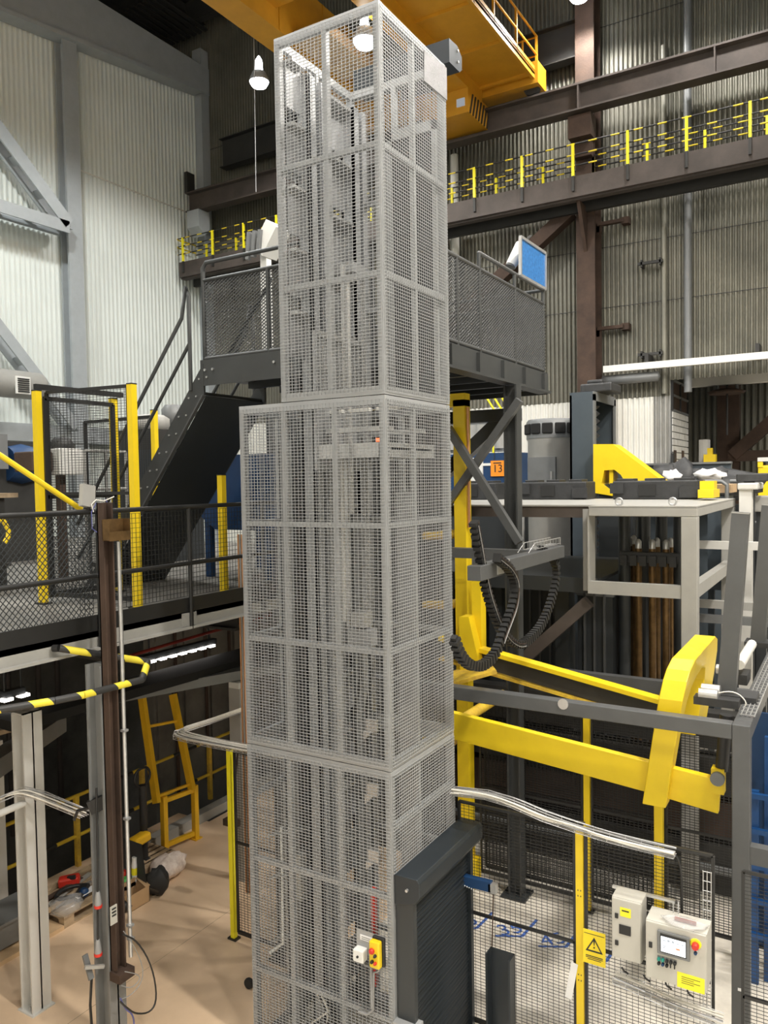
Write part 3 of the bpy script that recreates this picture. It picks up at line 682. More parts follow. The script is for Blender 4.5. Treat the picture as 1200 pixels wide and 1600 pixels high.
# stair
st = thing('access_stair', 'dark grey steel stair with tube handrails up to the platform', 'stairs', (-7.6, 7.1, 3.86))
TX, TZ, FX, FZ = -6.5, 6.6, -8.72, 3.86
sl = (TZ-FZ)/(TX-FX)
for y in (6.80, 7.9):
    link('stringer', MB().prism([(FX, FZ), (TX, TZ), (TX, TZ-.36), (FX+.3, FZ)], 'y', y-.015, y+.015), 'platform_grey', st)
    link('stringer_edge', MB().beam((FX+.3, y-.02, FZ+.0), (TX+.0, y-.02, TZ-.37), .05, .02), 'steel_grey', st)
link('soffit', MB().prism([(FX+.32, FZ), (TX, TZ-.37), (TX, TZ-.38), (FX+.34, FZ)], 'y', 6.82, 7.88), 'anthracite', st)
for k in range(13):
    f = (k+.5)/13; x, z = FX+(TX-FX)*f, FZ+(TZ-FZ)*f
    link('tread', MB().box(x-.05, x+.2, 6.82, 7.88, z-.04, z-.005), 'platform_grey', st)
    for d in (0, .12): link('bolt', MB().lathe((x+.02+d, 6.78, z-.07+d*.1), [(.012, -.008), (.012, .008)], 6, 1), 'galvanised', st)
def stair_pt(x, dz, y): return (x, y, TZ+(x-TX)*sl+dz)
for y in (6.78, 7.92):
    link('handrail', MB().tube([stair_pt(FX-.1, .95, y), stair_pt(TX-.32, .95, y), (TX-.24, y, TZ+.92), (TX-.2, y, TZ+.8), (TX-.2, y, TZ-.3)], .023, 8), 'platform_grey', st)
    link('mid_rail', MB().tube([stair_pt(FX-.1, .5, y), stair_pt(TX-.2, .5, y)], .021, 8), 'platform_grey', st)
    link('railing_post', MB().tube([stair_pt(FX+.15, .0, y), stair_pt(FX+.15, .95, y)], .021, 8), 'platform_grey', st)

# flood light and blue framed sheet on the platform
p = at(415, 395, y=8.0)
t = thing('flood_light', 'white and grey finned device on a white post at the platform', 'flood light', (p.x, 8.0, PZ))
link('post', MB().box(p.x-.05, p.x+.05, 7.95, 8.05, PZ, p.z+.0), 'white_plastic', t)
link('housing', MB().beam((p.x-.02, 8, p.z-.02), (p.x+.22, 8.0, p.z+.3), .3, .2, (1, 0, 0)), 'white_plastic', t)
for k in range(3): link('cooling_fin', MB().beam((p.x-.16+k*.09, 7.84, p.z-.1+k*.02), (p.x-.12+k*.09, 7.84, p.z+.24), .05, .06, (0, 1, 0)), 'machine_grey', t)
t = thing('framed_sheet', 'blue sheet in a pale steel frame at the far platform corner', 'sheet', (PX1, 9.9, HZ))
a, b, c, d = at(813, 370, x=PX1), at(852, 396, x=PX1), at(852, 452, x=PX1), at(813, 430, x=PX1)
link('sheet', MB().prism([(v.y, v.z) for v in (a, b, c, d)], 'x', PX1-.01, PX1+.0), 'sky_blue', t)
for u_, v_ in ((a, b), (b, c), (c, d), (d, a)): link('frame_bar', MB().beam(u_, v_, .035, .035), 'galvanised', t)
p = at(800, 400, x=PX1-.25)
t = thing('spot_light', 'small white spot light beside the blue sheet on the platform railing', 'spot light', p)
link('housing', MB().tube([p+Vector((.1, .1, .14)), p+Vector((0, -.05, -.14))], [.09, .07], 14), 'white_plastic', t)
link('lens', MB().tube([p+Vector((0, -.05, -.141)), p+Vector((-.003, -.053, -.15))], .065, 14), 'machine_grey', t)
link('bracket', MB().beam(p+Vector((.1, 0, .1)), p+Vector((.22, .1, .25)), .03, .03).beam(p+Vector((.0, .05, .0)), p+Vector((.24, .15, -.3)), .03, .03), 'cable_black', t)

# ================================================================== LOWER MEZZANINE
MZF = 3.86; MX = -6.1
mez = thing('mezzanine_deck', 'grey steel mezzanine deck with black edge under the stair', 'mezzanine', (-10, 6, 3.4)); mez['kind'] = 'structure'; del mez['category']
link('deck_plate', MB().box(-22.2, MX, -6, 13.5, MZF-.08, MZF), 'concrete_dark', mez)
link('edge_beam', MB().box(MX-.12, MX, -6, 13.5, MZF-.18, MZF-.02).box(MX-.2, MX+.05, -6, 13.5, MZF-.2, MZF-.175), 'light_grey', mez)
link('toe_board', MB().box(MX-.01, MX+.012, -6, 13.5, MZF-.02, MZF+.13), 'fence_black', mez)
for k in range(9): link('joist', MB().ibeam((-19, -2+k*1.8, MZF-.25), (MX-.15, -2+k*1.8, MZF-.25), .12, .3), 'dark_beam', mez)
link('joint_plate', MB().box(MX, MX+.02, 4.95, 5.15, MZF-.17, MZF-.03), 'light_grey', mez)
link('joint_plate', MB().box(MX, MX+.02, 5.95, 6.15, MZF-.17, MZF-.03), 'light_grey', mez)
RL = thing('mezzanine_railing', 'black tube railing with a mesh infill along the mezzanine edge', 'railing', (MX, 5, MZF))
yp = [at(150, 850, x=MX).y, at(293, 850, x=MX).y]; yp = [yp[0]-2.4, yp[0]-1.2] + yp + [yp[1]+1.2, yp[1]+2.4]
for y in yp: link('post', MB().tube([(MX+.03, y, MZF-.2), (MX+.03, y, 4.96)], .023, 8), 'fence_black', RL)
for z in (4.96, 4.36): link('rail', MB().tube([(MX+.03, -2, z), (MX+.03, 9, z)], .024, 8), 'fence_black', RL)
link('mesh_infill', diamond_grid((MX+.0, yp[2]-2.6, MZF+.12), (0, 1, 0), (0, 0, 1), 2.55, .98, .055, 1.1, .006), 'anthracite', RL, 'stuff')
link('brace', MB().tube([(MX-.4, 3.3, 3.9), (MX-.1, 3.9, 4.36)], .02, 6), 'fence_black', RL)
link('inner_mesh', wire_grid((MX-.25, yp[2], MZF+.1), (0, 1, 0), (0, 0, 1), 2.6, .95, .05, .05, .004), 'fence_black', RL, 'stuff')

# guard fence with yellow posts on the mezzanine
def fence_panel(parent, p, q, z0, z1, pu=.05, pv=.03, r=.0035, fr=.025, mid=True, m='fence_black', top=True):
    p, q = Vector((p[0], p[1], 0)), Vector((q[0], q[1], 0)); d = (q-p); L = d.length; d.normalize(); o = p+Vector((0, 0, z0))
    pn = sub('mesh_panel', parent); up = Vector((0, 0, 1))
    for a in (0, L): link('stile', MB().beam(o+d*a, o+d*a+up*(z1-z0), fr, fr, d), m, pn)
    for z in ([0, z1-z0] + ([(z1-z0)*.5] if mid else [])): link('rail', MB().beam(o+up*z, o+d*L+up*z, fr, fr*(1 if z else 1.4)), m, pn)
    link('wire_mesh', wire_grid(o, d, up, L, z1-z0, pu, pv, r), m, pn, 'stuff')
def fence_post(parent, x, y, z0, z1, w_=.06, m='safety_yellow', black=True):
    link('post', MB().box(x-w_/2, x+w_/2, y-w_/2, y+w_/2, z0+.01, z1), m, parent)
    link('post_foot', MB().box(x-w_*1.1, x+w_*1.1, y-w_*.8, y+w_*.8, z0, z0+.02), 'fence_black', parent)
    link('post_cap', MB().box(x-w_/2-.002, x+w_/2+.002, y-w_/2-.002, y+w_/2+.002, z1, z1+.012), 'fence_black', parent)
fz = thing('guard_fence', 'black mesh guard fence with yellow posts on the mezzanine', 'fence', (-7.4, 6, MZF))
for x, y in ((-7.94, 5.62), (-6.66, 5.86), (-7.96, 6.7), (-6.55, 7.1), (-8.75, 8.1)): fence_post(fz, x, y, MZF, 5.3 if x == -6.55 else 6.28, .075)
fence_panel(fz, (-7.9, 5.68), (-7.9, 6.64), MZF+.1, 6.2, fr=.045)
fence_panel(fz, (-6.73, 5.87), (-7.9, 5.72), MZF+.1, 6.27, fr=.035)
fence_panel(fz, (-8.8, 8.15), (-10.4, 8.2), MZF+.1, 6.2, fr=.045)
link('sliding_rail', MB().beam((-7.94, 5.6, 6.33), (-7.9, 6.8, 6.33), .05, .06), 'fence_black', fz)

a, b = at(-5, 708, x=-6.35), at(127, 796, x=-6.2)
solo('yellow_tube', MB().tube([a, b], .026, 10), 'safety_yellow', 'slanted yellow tube above the mezzanine railing', 'tube')
a, b = at(0, 700, x=-6.6), at(8, 830, x=-6.4)
solo('yellow_hose', MB().tube([at(-4, 810, x=-6.5), at(6, 815, x=-6.5), at(13, 828, x=-6.5), at(13, 838, x=-6.5), at(7, 848, x=-6.5)], .022, 8), 'safety_yellow', 'short curved yellow hose hanging behind the railing mesh', 'hose')
# machinery on the mezzanine
p = at(105, 750, x=-9.6)
t = thing('electrical_box', 'off white machine box on a rusty stand behind the guard fence', 'machine box', (p.x, p.y, MZF))
a, b = at(92, 700, x=-9.4), at(131, 742, x=-9.4)
link('body', MB().box(-9.9, -9.4, a.y, b.y, b.z, a.z), 'primer_white', t, bevel=.02)
link('side_box', MB().box(-9.9, -9.5, a.y-.35, a.y-.02, b.z+.05, a.z-.05), 'rust', t, bevel=.02)
link('gear', MB().lathe((-9.6, (a.y+b.y)/2, a.z+.06), [(.15, -.06), (.18, 0), (.1, .1)], 12), 'casting_black', t)
link('stand', MB().box(-9.7, -9.6, (a.y+b.y)/2-.05, (a.y+b.y)/2+.05, MZF, b.z), 'rust', t)
t = thing('work_bench', 'dark bench with clutter at the white wall behind the fence', 'bench', (-11, 5.6, MZF))
a = at(30, 770, x=-9.5)
link('top', MB().box(-10.4, -9.5, 3.6, 6.4, a.z-.06, a.z), 'wood', t)
for x, y in ((-10.3, 3.8), (-9.6, 3.8), (-10.3, 6.2), (-9.6, 6.2)): link('leg', MB().box(x-.04, x+.04, y-.04, y+.04, MZF, a.z-.06), 'dark_beam', t)
link('crate', MB().beam((-9.9, 5.2, a.z+.12), (-9.9, 6.0, a.z+.2), .4, .24), 'light_grey', t)
link('shelf', MB().box(-10.4, -9.55, 3.7, 6.3, MZF+.3, MZF+.34), 'dark_beam', t)
t = thing('blue_machine', 'blue machine with a dark hood at far left on the mezzanine', 'machine', (-13, 6.6, MZF))
a = at(24, 725, x=-13)
link('body', MB().box(-13.4, -12.9, a.y-.4, a.y+.4, MZF, a.z+.4), 'dark_beam', t)
link('drum', MB().lathe((-12.9, a.y+.05, a.z), [(.3, -.3), (.36, 0), (.3, .3)], 16, 1), 'blue', t)
link('hood', MB().box(-13.4, -12.6, a.y-.9, a.y-.4, a.z-.1, a.z+.5), 'machine_grey', t)
p = at(270, 640, x=-10.5)
t = thing('control_cluster', 'grey pump with a round motor beyond the stair', 'pump', (p.x, p.y, MZF))
link('motor', MB().lathe((p.x, p.y, p.z-.1), [(.12, -.2), (.2, -.18), (.2, .1), (.14, .18)], 14), 'machine_grey', t)
link('base', MB().box(p.x-.5, p.x+.4, p.y-.9, p.y+.3, p.z-.75, p.z-.4), 'dark_beam', t)
link('tank', MB().lathe((p.x, p.y-.55, p.z-.4), [(.28, 0), (.34, .06), (.34, .2), (.25, .26)], 16), 'light_grey', t)
link('frame', MB().box(p.x-.5, p.x+.4, p.y-.9, p.y+.3, MZF, p.z-.75), 'anthracite', t)
for px, py in ((150, 725), (165, 715)):
    p = at(px, py, x=-10.2)
t = thing('scaffold_frame', 'light grey tube frame behind the guard fence', 'frame', (p.x, p.y, MZF))
for k in range(3): link('tube', MB().tube([(p.x, p.y-.4+k*.4, MZF), (p.x, p.y-.4+k*.4, p.z+.1)], .025, 6), 'light_grey', t)
for z in (p.z+.1, p.z-.5): link('tube', MB().tube([(p.x, p.y-.4, z), (p.x, p.y+.4, z)], .025, 6), 'light_grey', t)
t = thing('blue_hopper', 'dark blue hopper on legs behind the stair on the mezzanine', 'hopper', (-7.6, 9.1, MZF))
link('body', MB().prism([(-8.1, 5.6), (-6.3, 5.6), (-6.3, 4.75), (-6.6, 4.55), (-7.8, 4.55), (-8.1, 4.75)], 'y', 8.3, 9.6), 'blue', t)
for x, y in ((-8.0, 8.4), (-6.9, 8.4), (-8.0, 9.5), (-6.9, 9.5)): link('leg', MB().box(x-.05, x+.05, y-.05, y+.05, MZF, 4.7), 'blue', t)
t = thing('tilted_display', 'small grey tilted panel with loose wires above the railing', 'panel', at(138, 775, x=-6.05))
p = at(138, 775, x=-6.05)
link('case', MB().beam(p+Vector((0, -.02, -.1)), p+Vector((-.03, .02, .1)), .14, .05, (1, 0, 0)), 'light_grey', t)
link('wire', MB().tube([at(146, 800, x=-6), at(143, 788, x=-6), at(150, 781, x=-6), at(162, 783, x=-6), at(178, 776, x=-6)], .006, 5), 'cable_white', t)
link('wire', MB().tube([at(150, 786, x=-6), at(143, 800, x=-6), at(144, 826, x=-6), at(160, 838, x=-6)], .005, 5), 'cable_blue', t)
link('wire', MB().tube([at(165, 780, x=-6), at(175, 800, x=-6), at(165, 812, x=-6)], .005, 5), 'cable_blue', t)
link('bracket', MB().tube([p+Vector((0, 0, -.1)), (MX+.03, p.y, 4.96)], .015, 6), 'cable_black', t)

# mezzanine columns near the camera
def hcol(name, x, y, z0, z1, w_, d_, m, label, plate=True, tf=.018):
    t = thing(name, label, 'column', (x, y, z0))
    link('shaft', MB().box(x-d_/2, x-d_/2+tf, y-w_/2, y+w_/2, z0, z1).box(x+d_/2-tf, x+d_/2, y-w_/2, y+w_/2, z0, z1).box(x-d_/2, x+d_/2, y-.008, y+.008, z0, z1), m, t)
    if plate: link('base_plate', MB().box(x-d_/2-.03, x+d_/2+.03, y-w_/2-.02, y+w_/2+.02, z0, z0+.015), m, t); link('anchor_bolt', MB().lathe((x, y-w_/3, z0+.03), [(.012, -.02), (.012, .02)], 8), 'galvanised', t)
    return t
p = Vector((-6.98, 4.71, 0))
hc = hcol('white_column', p.x, p.y, 0, 3.0, .21, .18, 'primer_white', 'free standing white painted steel column on the beige floor')
link('top_cap', MB().box(p.x-.09, p.x+.09, p.y-.105, p.y+.105, 2.99, 3.0), 'primer_white', hc)
WC = p
t = thing('white_side_column', 'second white column at the left frame edge behind the tray', 'column', (-7.9, 4.6, 0))
q = at(2, 1420, z=0)
link('shaft', MB().box(q.x-.1, q.x+.06, q.y-.1, q.y+.06, 0, 2.1), 'primer_white', t)
link('plate', MB().box(q.x-.14, q.x+.1, q.y-.14, q.y+.1, 0, .02), 'primer_white', t)
GX, GY = -5.80, 4.66
gc = hcol('mezzanine_column', GX, GY, 0, MZF-.26, .18, .2, 'column_grey', 'grey steel column carrying the mezzanine edge with cables and plugs')
GY -= .055
t = thing('rust_channel_post', 'rust brown channel post with a steel pipe fixed to the grey column', 'post', (GX+.2, GY+.16, .9))
zb = at(180, 1525, x=GX+.2).z
link('channel', MB().box(GX+.10, GX+.18, GY-.02, GY-.006, zb, 5.05).box(GX+.10, GX+.18, GY+.075, GY+.09, zb, 5.05).box(GX+.10, GX+.115, GY-.02, GY+.09, zb, 5.05), 'rust', t)
link('pipe', MB().tube([(GX+.2, GY+.125, zb+.08), (GX+.2, GY+.125, 4.7)], .018, 8), 'galvanised', t)
link('foot_block', MB().box(GX+.11, GX+.24, GY-.04, GY+.13, zb-.08, zb), 'rust', t)
for z in (1.1, 1.22, 2.2, 3.0): link('clip', MB().box(GX+.19, GX+.24, GY+.09, GY+.14, z, z+.02), 'galvanised', t)
GY += .055
a, b = at(170, 812, x=GX+.3), at(204, 843, x=GX+.3)
t = thing('perforated_box', 'brass coloured perforated open box on top of the rust post', 'box', (GX+.25, (a.y+b.y)/2, b.z))
for nm, bx_ in (('front', (GX+.3, GX+.305, a.y, b.y, b.z, b.z+.08)), ('side', (GX+.21, GX+.3, a.y, a.y+.005, b.z, a.z)), ('side', (GX+.21, GX+.3, b.y-.005, b.y, b.z, a.z)), ('bottom', (GX+.21, GX+.3, a.y, b.y, b.z, b.z+.005)), ('back', (GX+.21, GX+.215, a.y, b.y, b.z, a.z))):
    link(nm, MB().box(*bx_), 'bronze_pipe', t)
# plugs, cables and sign on that column
a, b = at(172, 1418, x=GX+.185), at(187, 1442, x=GX+.216)
sg = solo('notice_plate', MB().box(GX+.18, GX+.188, a.y, b.y, b.z, a.z), 'panel_cream', 'small cream notice plate with black text on the rust post', 'sign')
for k in range(3): link('print_line', MB().box(GX+.188, GX+.19, a.y+.015, b.y-.012, a.z-.035-k*.03, a.z-.02-k*.03), 'print_black', sg)
for i, (py, nm) in enumerate(((1405, 'upper'), (1480, 'lower'))):
    c = at(153, py, x=GX+.02)
    t = thing('power_plug', f'{nm} grey and red industrial plug hanging on the grey column', 'plug', c)
    link('cable', MB().tube([c+Vector((0, .0, .02)), c+Vector((.0, .01, .35)), c+Vector((0, .02, .62 if i else 1.0))], .009, 6), 'cable_black', t)
    link('body', MB().lathe(c, [(.016, .07), (.022, .05), (.032, -.03), (.032, -.05)], 12), 'cable_grey', t)
    link('collar', MB().lathe(c+Vector((0, 0, -.05)), [(.036, -.025), (.036, 0)], 12), 'red', t)
c = at(140, 1262, x=GX-.1)
t = thing('cable_clamp', 'black cable clamp arm on the side of the grey column', 'clamp', c)
link('jaw', MB().beam(c, c+Vector((.12, .1, .06)), .06, .12), 'cable_black', t)
link('arm', MB().tube([c, c+Vector((-.1, -.05, -.03)), c+Vector((-.14, -.06, -.12))], .015, 6), 'cable_black', t)
c = at(140, 1512, x=GX-.05)
t = thing('pipe_stub', 'small angled metal bracket low on the grey column', 'bracket', c)
link('plate', MB().beam(c+Vector((-.06, 0, .1)), c+Vector((.02, 0, -.1)), .05, .02), 'machine_grey', t)
link('bar', MB().beam(c+Vector((0, -.05, .03)), (GX+.02, GY-.08, c.z-.02), .025, .03), 'light_grey', t)
solo('side_cable', MB().tube([at(143, 1530, x=GX-.15), at(141, 1570, x=GX-.15), at(144, 1615, x=GX-.15)], .012, 6), 'cable_black', 'black cable running down the side of the grey column', 'cable')
# loose cable loops on the floor
def pts(l, **k): return [at(*q, **k) for q in l]
def smooth(P, it=2):
    P = [Vector(p) for p in P]
    for _ in range(it):
        Q = [P[0]]
        for a, b in zip(P, P[1:]): Q += [a*.75+b*.25, a*.25+b*.75]
        P = Q + [P[-1]]
    return P
solo('blue_black_cable', MB().tube(smooth(pts([(192, 1460), (215, 1470), (238, 1510), (246, 1560), (236, 1582), (212, 1585), (197, 1574), (188, 1565)], x=GX+.35)), .008, 6), 'cable_black', 'thick black cable looping out from the grey column', 'cable')
solo('thin_grey_cable', MB().tube(smooth(pts([(193, 1455), (208, 1475), (224, 1510), (222, 1535), (205, 1555), (188, 1562)], x=GX+.3)), .004, 6), 'cable_grey', 'thin grey cable in a narrow loop beside the grey column', 'cable')
solo('thin_grey_cable', MB().tube(smooth(pts([(195, 1518), (215, 1522), (220, 1530), (205, 1545), (190, 1540)], x=GX+.3)), .004, 6), 'cable_grey', 'thin grey cable in a small round loop beside the grey column', 'cable')
solo('purple_cable', MB().tube(smooth(pts([(188, 1560), (196, 1577), (208, 1585), (210, 1605)], x=GX+.3)), .007, 6), 'cable_blue', 'purple blue cable hanging to the floor at the grey column', 'cable')

# hazard striped guard bar
hz = thing('hazard_bar', 'black and yellow striped guard bar bent around below the mezzanine', 'guard bar', at(130, 1088, z=3.42))
P = pts([(-20, 1112), (85, 1095), (130, 1086), (222, 1062)], z=3.42) + [at(231, 1034, x=-5.72), at(92, 1013, x=-6.02)]
for a, b in zip(P, P[1:]): link('bar', MB().tube([a, b], .032, 10), 'hazard', hz)
link('end_cap', MB().tube([P[5], P[5]+Vector((-.05, -.02, 0))], .034, 10), 'fence_black', hz)
# emissive segments stand in for lamps mirrored in a glossy surface below the mezzanine
def lamp_reflection(l0, l1, n, z, label):
    a, b = at(*l0, z=z), at(*l1, z=z); t = thing('led_strip', label, 'lamp', a)
    link('housing', MB().beam(a+(a-b)*.12+Vector((-.03, 0, .05)), b+(b-a)*.1+Vector((-.03, 0, .05)), .1, .07), 'anthracite', t)
    for e_ in (a, b): link('hanger', MB().tube([e_+Vector((-.03, 0, .08)), (e_.x-.03, e_.y, MZF-.08)], .012, 5), 'anthracite', t)
    for k in range(n):
        c = a+(b-a)*(k/(n-1)); d = (b-a).normalized()*((b-a).length/(n-1)*.27)
        link('lens', MB().beam(c-d, c+d, .09, .03), 'led', t)
lamp_reflection((236, 1033), (329, 1009), 7, 2.95, 'row of seven lit white lamps below the mezzanine')
lamp_reflection((10, 1093), (36, 1086), 2, 2.95, 'pair of lit white lamps at the far left below the mezzanine')
a, b = at(205, 1024, z=3.2), at(372, 975, z=3.2)
solo('red_pipe', MB().tube([a, b+(b-a)*.4], .022, 8), 'dull_red', 'long dull red pipe below the mezzanine edge', 'pipe')
a, b = at(190, 1085, z=2.7), at(372, 1052, z=2.7)
solo('under_beam', MB().beam(a-(b-a)*.7, b+(b-a)*.8, .25, .12), 'machine_grey', 'pale steel beam slanting below the mezzanine lamps', 'beam')
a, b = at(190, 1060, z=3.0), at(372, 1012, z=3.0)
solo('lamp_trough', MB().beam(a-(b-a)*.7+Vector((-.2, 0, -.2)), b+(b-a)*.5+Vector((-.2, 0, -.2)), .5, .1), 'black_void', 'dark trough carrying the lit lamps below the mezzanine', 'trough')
a, b = at(0, 1190, z=2.3), at(90, 1130, z=2.3)
solo('slanted_beam', MB().beam(a-(b-a)*.4, b, .22, .2), 'machine_grey', 'grey slanting steel beam behind the white column', 'beam')
a, b = at(-10, 1142, z=2.65), at(140, 1102, z=2.65)
solo('wooden_ledge', MB().beam(a, b, .25, .05), 'wood', 'brown ledge with a pale edge behind the hazard bar', 'ledge')

# dark concrete wall and pit rails
pw = struct('wall_pit', MB().box(-9.9, -9.7, 8.8, 24, -2.2, 3.5), 'concrete_dark')
struct('wall_cellar', MB().box(-13.2, -13, -6, 13.5, -2.2, 3.5), 'concrete_dark')
for k in range(7): link('wall_panel', MB().box(-9.7, -9.66, 8.85+k*.62, 9.4+k*.62, .0, 3.1), 'concrete_dark', pw)
for k, y in enumerate((9.2, 9.9, 10.5)):
    solo('wall_riser', MB().tube([(-9.6, y, 0), (-9.6, y, 3.4)], .03, 6), 'rust', ('dark riser pipe on the pit wall, ' + ('nearest to the ladder', 'middle of three', 'farthest one')[k]), 'pipe')
for k, (y, z1) in enumerate(((6.3, 2.6), (6.9, 2.3), (7.3, 2.6))):
    solo('pit_pipe', MB().tube([(-12.8, y+2, -1), (-12.8, y+2, z1)], .05, 6), 'rusty_beam', ('dim vertical pipe in the dark pit, ' + ('left one', 'middle one', 'right one')[k]), 'pipe')
t = thing('pit_railing', 'worn yellow and black guard rail along the dark pit', 'railing', (-9.1, 7, 0))
for y in (4.2, 5.5, 6.83, 7.98, 9.4):
    link('post', MB().box(-9.12, -9.06, y-.03, y+.03, 0, .98), 'worn_yellow', t)
for z in (.97, .42): link('rail', MB().tube([(-9.09, 3.0, z), (-9.09, 9.9, z)], .026, 8), 'stripe_rail_y', t)
# yellow ladder gate
lad = thing('yellow_ladder', 'yellow steel ladder leaning up from a low gate frame', 'ladder', (-8.35, 8, 0))
L0, R0 = at(258, 1331, z=0), at(306, 1310, z=0)
L1, R1 = at(245, 1255, x=L0.x), at(300, 1234, x=R0.x)
L2, R2 = at(222, 1091, x=L0.x-.45), at(270, 1085, x=R0.x-.45)
for lo, mid_, hi in ((L0, L1, L2), (R0, R1, R2)):
    link('leg', MB().beam(lo, (lo.x, lo.y, mid_.z+.05), .075, .075, (1, 0, 0)), 'warm_yellow', lad)
    link('stile', MB().beam(mid_, hi, .07, .1, (1, 0, 0)), 'warm_yellow', lad)
    link('foot', MB().box(lo.x-.07, lo.x+.07, lo.y-.07, lo.y+.07, 0, .012), 'warm_yellow', lad)
    link('hook', MB().tube([hi, hi+Vector((-.02, .02, .05)), hi+Vector((-.1, .02, .05))], .02, 6), 'cable_black', lad)
for f in (.12, .98): link('gate_bar', MB().beam(L0.lerp(Vector((L0.x, L0.y, L1.z)), f), R0.lerp(Vector((R0.x, R0.y, R1.z)), f), .05, .06), 'warm_yellow', lad)
for f in (.72, .06): link('rung', MB().beam(L1.lerp(L2, f), R1.lerp(R2, f), .035, .035), 'warm_yellow', lad)

# ---- things on the floor
def pallet(x, y, ang, label, L=1.2, W=.8):
    t = thing('wooden_pallet', label, 'pallet', (x, y, 0), 'pallets by the pit')
    c, s = math.cos(ang), math.sin(ang)
    def bx(a0, a1, b0, b1, z0, z1, nm):
        mb = MB().box(a0, a1, b0, b1, z0, z1); mb.v = [(x+c*p[0]-s*p[1], y+s*p[0]+c*p[1], p[2]) for p in mb.v]; link(nm, mb, 'wood', t)
    for k in range(5): bx(-L/2, L/2, -W/2+k*(W-.13)/4, -W/2+k*(W-.13)/4+.13, .122, .144, 'deck_board')
    for a in (-L/2, -.07, L/2-.14):
        bx(a, a+.14, -W/2, W/2, .1, .122, 'stringer_board')
        for b in (-W/2, -.05, W/2-.1): bx(a, a+.14, b, b+.1, .022, .1, 'block')
    for b in (-W/2, -.05, W/2-.1): bx(-L/2, L/2, b, b+.1, 0, .022, 'skid')
    return t
P1 = Vector((-8.33, 6.34, 0)); pallet(P1.x, P1.y, math.radians(90), 'wooden pallet of tools and scrap behind the grey column', 1.2, .8)
P2 = at(200, 1398, z=0); P2 = Vector((-8.25, 7.28, 0))
pallet(P2.x, P2.y, math.radians(90), 'small wooden pallet under the black tool case', .62, .55)
def on(px, py, z=.16): return at(px, py, z=z)
c = on(108, 1378, .2); t = thing('power_tool', 'red power tool lying on the wooden pallet', 'tool', c)
link('body', MB().beam(c+Vector((-.1, -.08, 0)), c+Vector((.08, .1, .02)), .14, .12), 'red', t, bevel=.03)
link('handle', MB().beam(c+Vector((.0, -.02, .06)), c+Vector((.1, .02, .08)), .04, .05), 'print_black', t, bevel=.01)
for i, (p0, p1, m, nm) in enumerate((((75, 1415), (140, 1365), 'light_grey', 'pale'), ((72, 1405), (128, 1372), 'rust', 'brown'), ((85, 1418), (142, 1378), 'galvanised', 'shiny'), ((74, 1424), (120, 1392), 'wood', 'wooden'))):
    a, b = on(*p0, .17+i*.012), on(*p1, .17+i*.012)
    solo('bar_stock', MB().beam(a, b, .05, .03), m, f'{nm} bar lying along the scrap pallet', 'bar')
c = on(112, 1398, .2); solo('black_hose', MB().tube(smooth([c+Vector((.15*math.cos(k), .22*math.sin(k), .01*k)) for k in range(7)]), .025, 8), 'cable_black', 'black hose coiled on the scrap pallet', 'hose')
def crumple(c, sx, sy, sz, seed, n=12, amp=.25):
    rnd = random.Random(seed); rows = []
    for i in range(n//2+1):
        th = math.pi*i/(n//2); row = []
        for k in range(n+1):
            ph = 2*math.pi*(k % n)/n; rr = 1+amp*(math.sin(3*ph+seed)*.4+math.sin(5*ph+2*th*2+seed)*.35+rnd.uniform(-.4, .4)*(k % n != 0))
            if i in (0, n//2): rr = 1
            row.append((c[0]+sx*rr*math.sin(th)*math.cos(ph), c[1]+sy*rr*math.sin(th)*math.sin(ph), max(.003, c[2]+sz*(1-.0)*math.cos(th)*rr)))
        row[-1] = row[0]; rows.append(row)
    return MB().loft(rows)
c = on(104, 1415, .2); solo('clear_plastic_bag', crumple(c, .17, .2, .1, 3), 'film', 'crumpled clear plastic bag on the front of the pallet', 'bag')
c = on(118, 1402, .2); solo('paper_sheet', MB().beam(c, c+Vector((.05, .28, .03)), .12, .004), 'paper_white', 'folded white paper on the pallet', 'paper')
c = on(131, 1398, .18); solo('blue_cup', MB().lathe(c, [(.06, 0), (.06, .05), (.03, .08)], 14), 'blue', 'small blue cup on the pallet', 'cup')
c = on(122, 1405, .17); solo('black_tool', MB().beam(c, c+Vector((-.1, .2, .05)), .12, .1), 'cable_black', 'black tool on the pallet', 'tool', bevel=.02)
t = thing('tool_case', 'open black tool case lid standing on a small pallet', 'tool case', P2)
a, b, c, d = on(196, 1335, .5), on(235, 1347, .45), on(232, 1370, .16), on(196, 1350, .3)
q0 = on(194, 1372, .17); q1 = on(230, 1386, .17)
link('lid', MB().add([q0, q1, q1+Vector((-.12, .04, .5)), q0+Vector((-.12, .04, .5)), q0+Vector((-.04, 0, 0)), q1+Vector((-.04, 0, 0)), q1+Vector((-.16, .04, .5)), q0+Vector((-.16, .04, .5))],
     [(0,1,2,3),(4,7,6,5),(0,4,5,1),(1,5,6,2),(2,6,7,3),(3,7,4,0)]), 'anthracite', t, bevel=.012)
link('tray', MB().add([q0, q1, q1+Vector((.2, 0, 0)), q0+Vector((.2, 0, 0)), q0+Vector((0, 0, -.02)), q1+Vector((0, 0, -.02)), q1+Vector((.2, 0, -.02)), q0+Vector((.2, 0, -.02))], [(0,1,2,3),(4,7,6,5),(0,4,5,1),(1,5,6,2),(2,6,7,3),(3,7,4,0)]), 'anthracite', t)
c = on(211, 1378, .17); t = thing('spray_bottle', 'clear bottle with a yellow label in front of the tool case', 'bottle', c)
link('body', MB().lathe(c, [(.035, 0), (.04, .02), (.04, .22), (.03, .28)], 14), 'paper_white', t)
link('label', MB().lathe(c, [(.0405, .1), (.0415, .11), (.0415, .18), (.0405, .19)], 14), 'label_yellow', t)
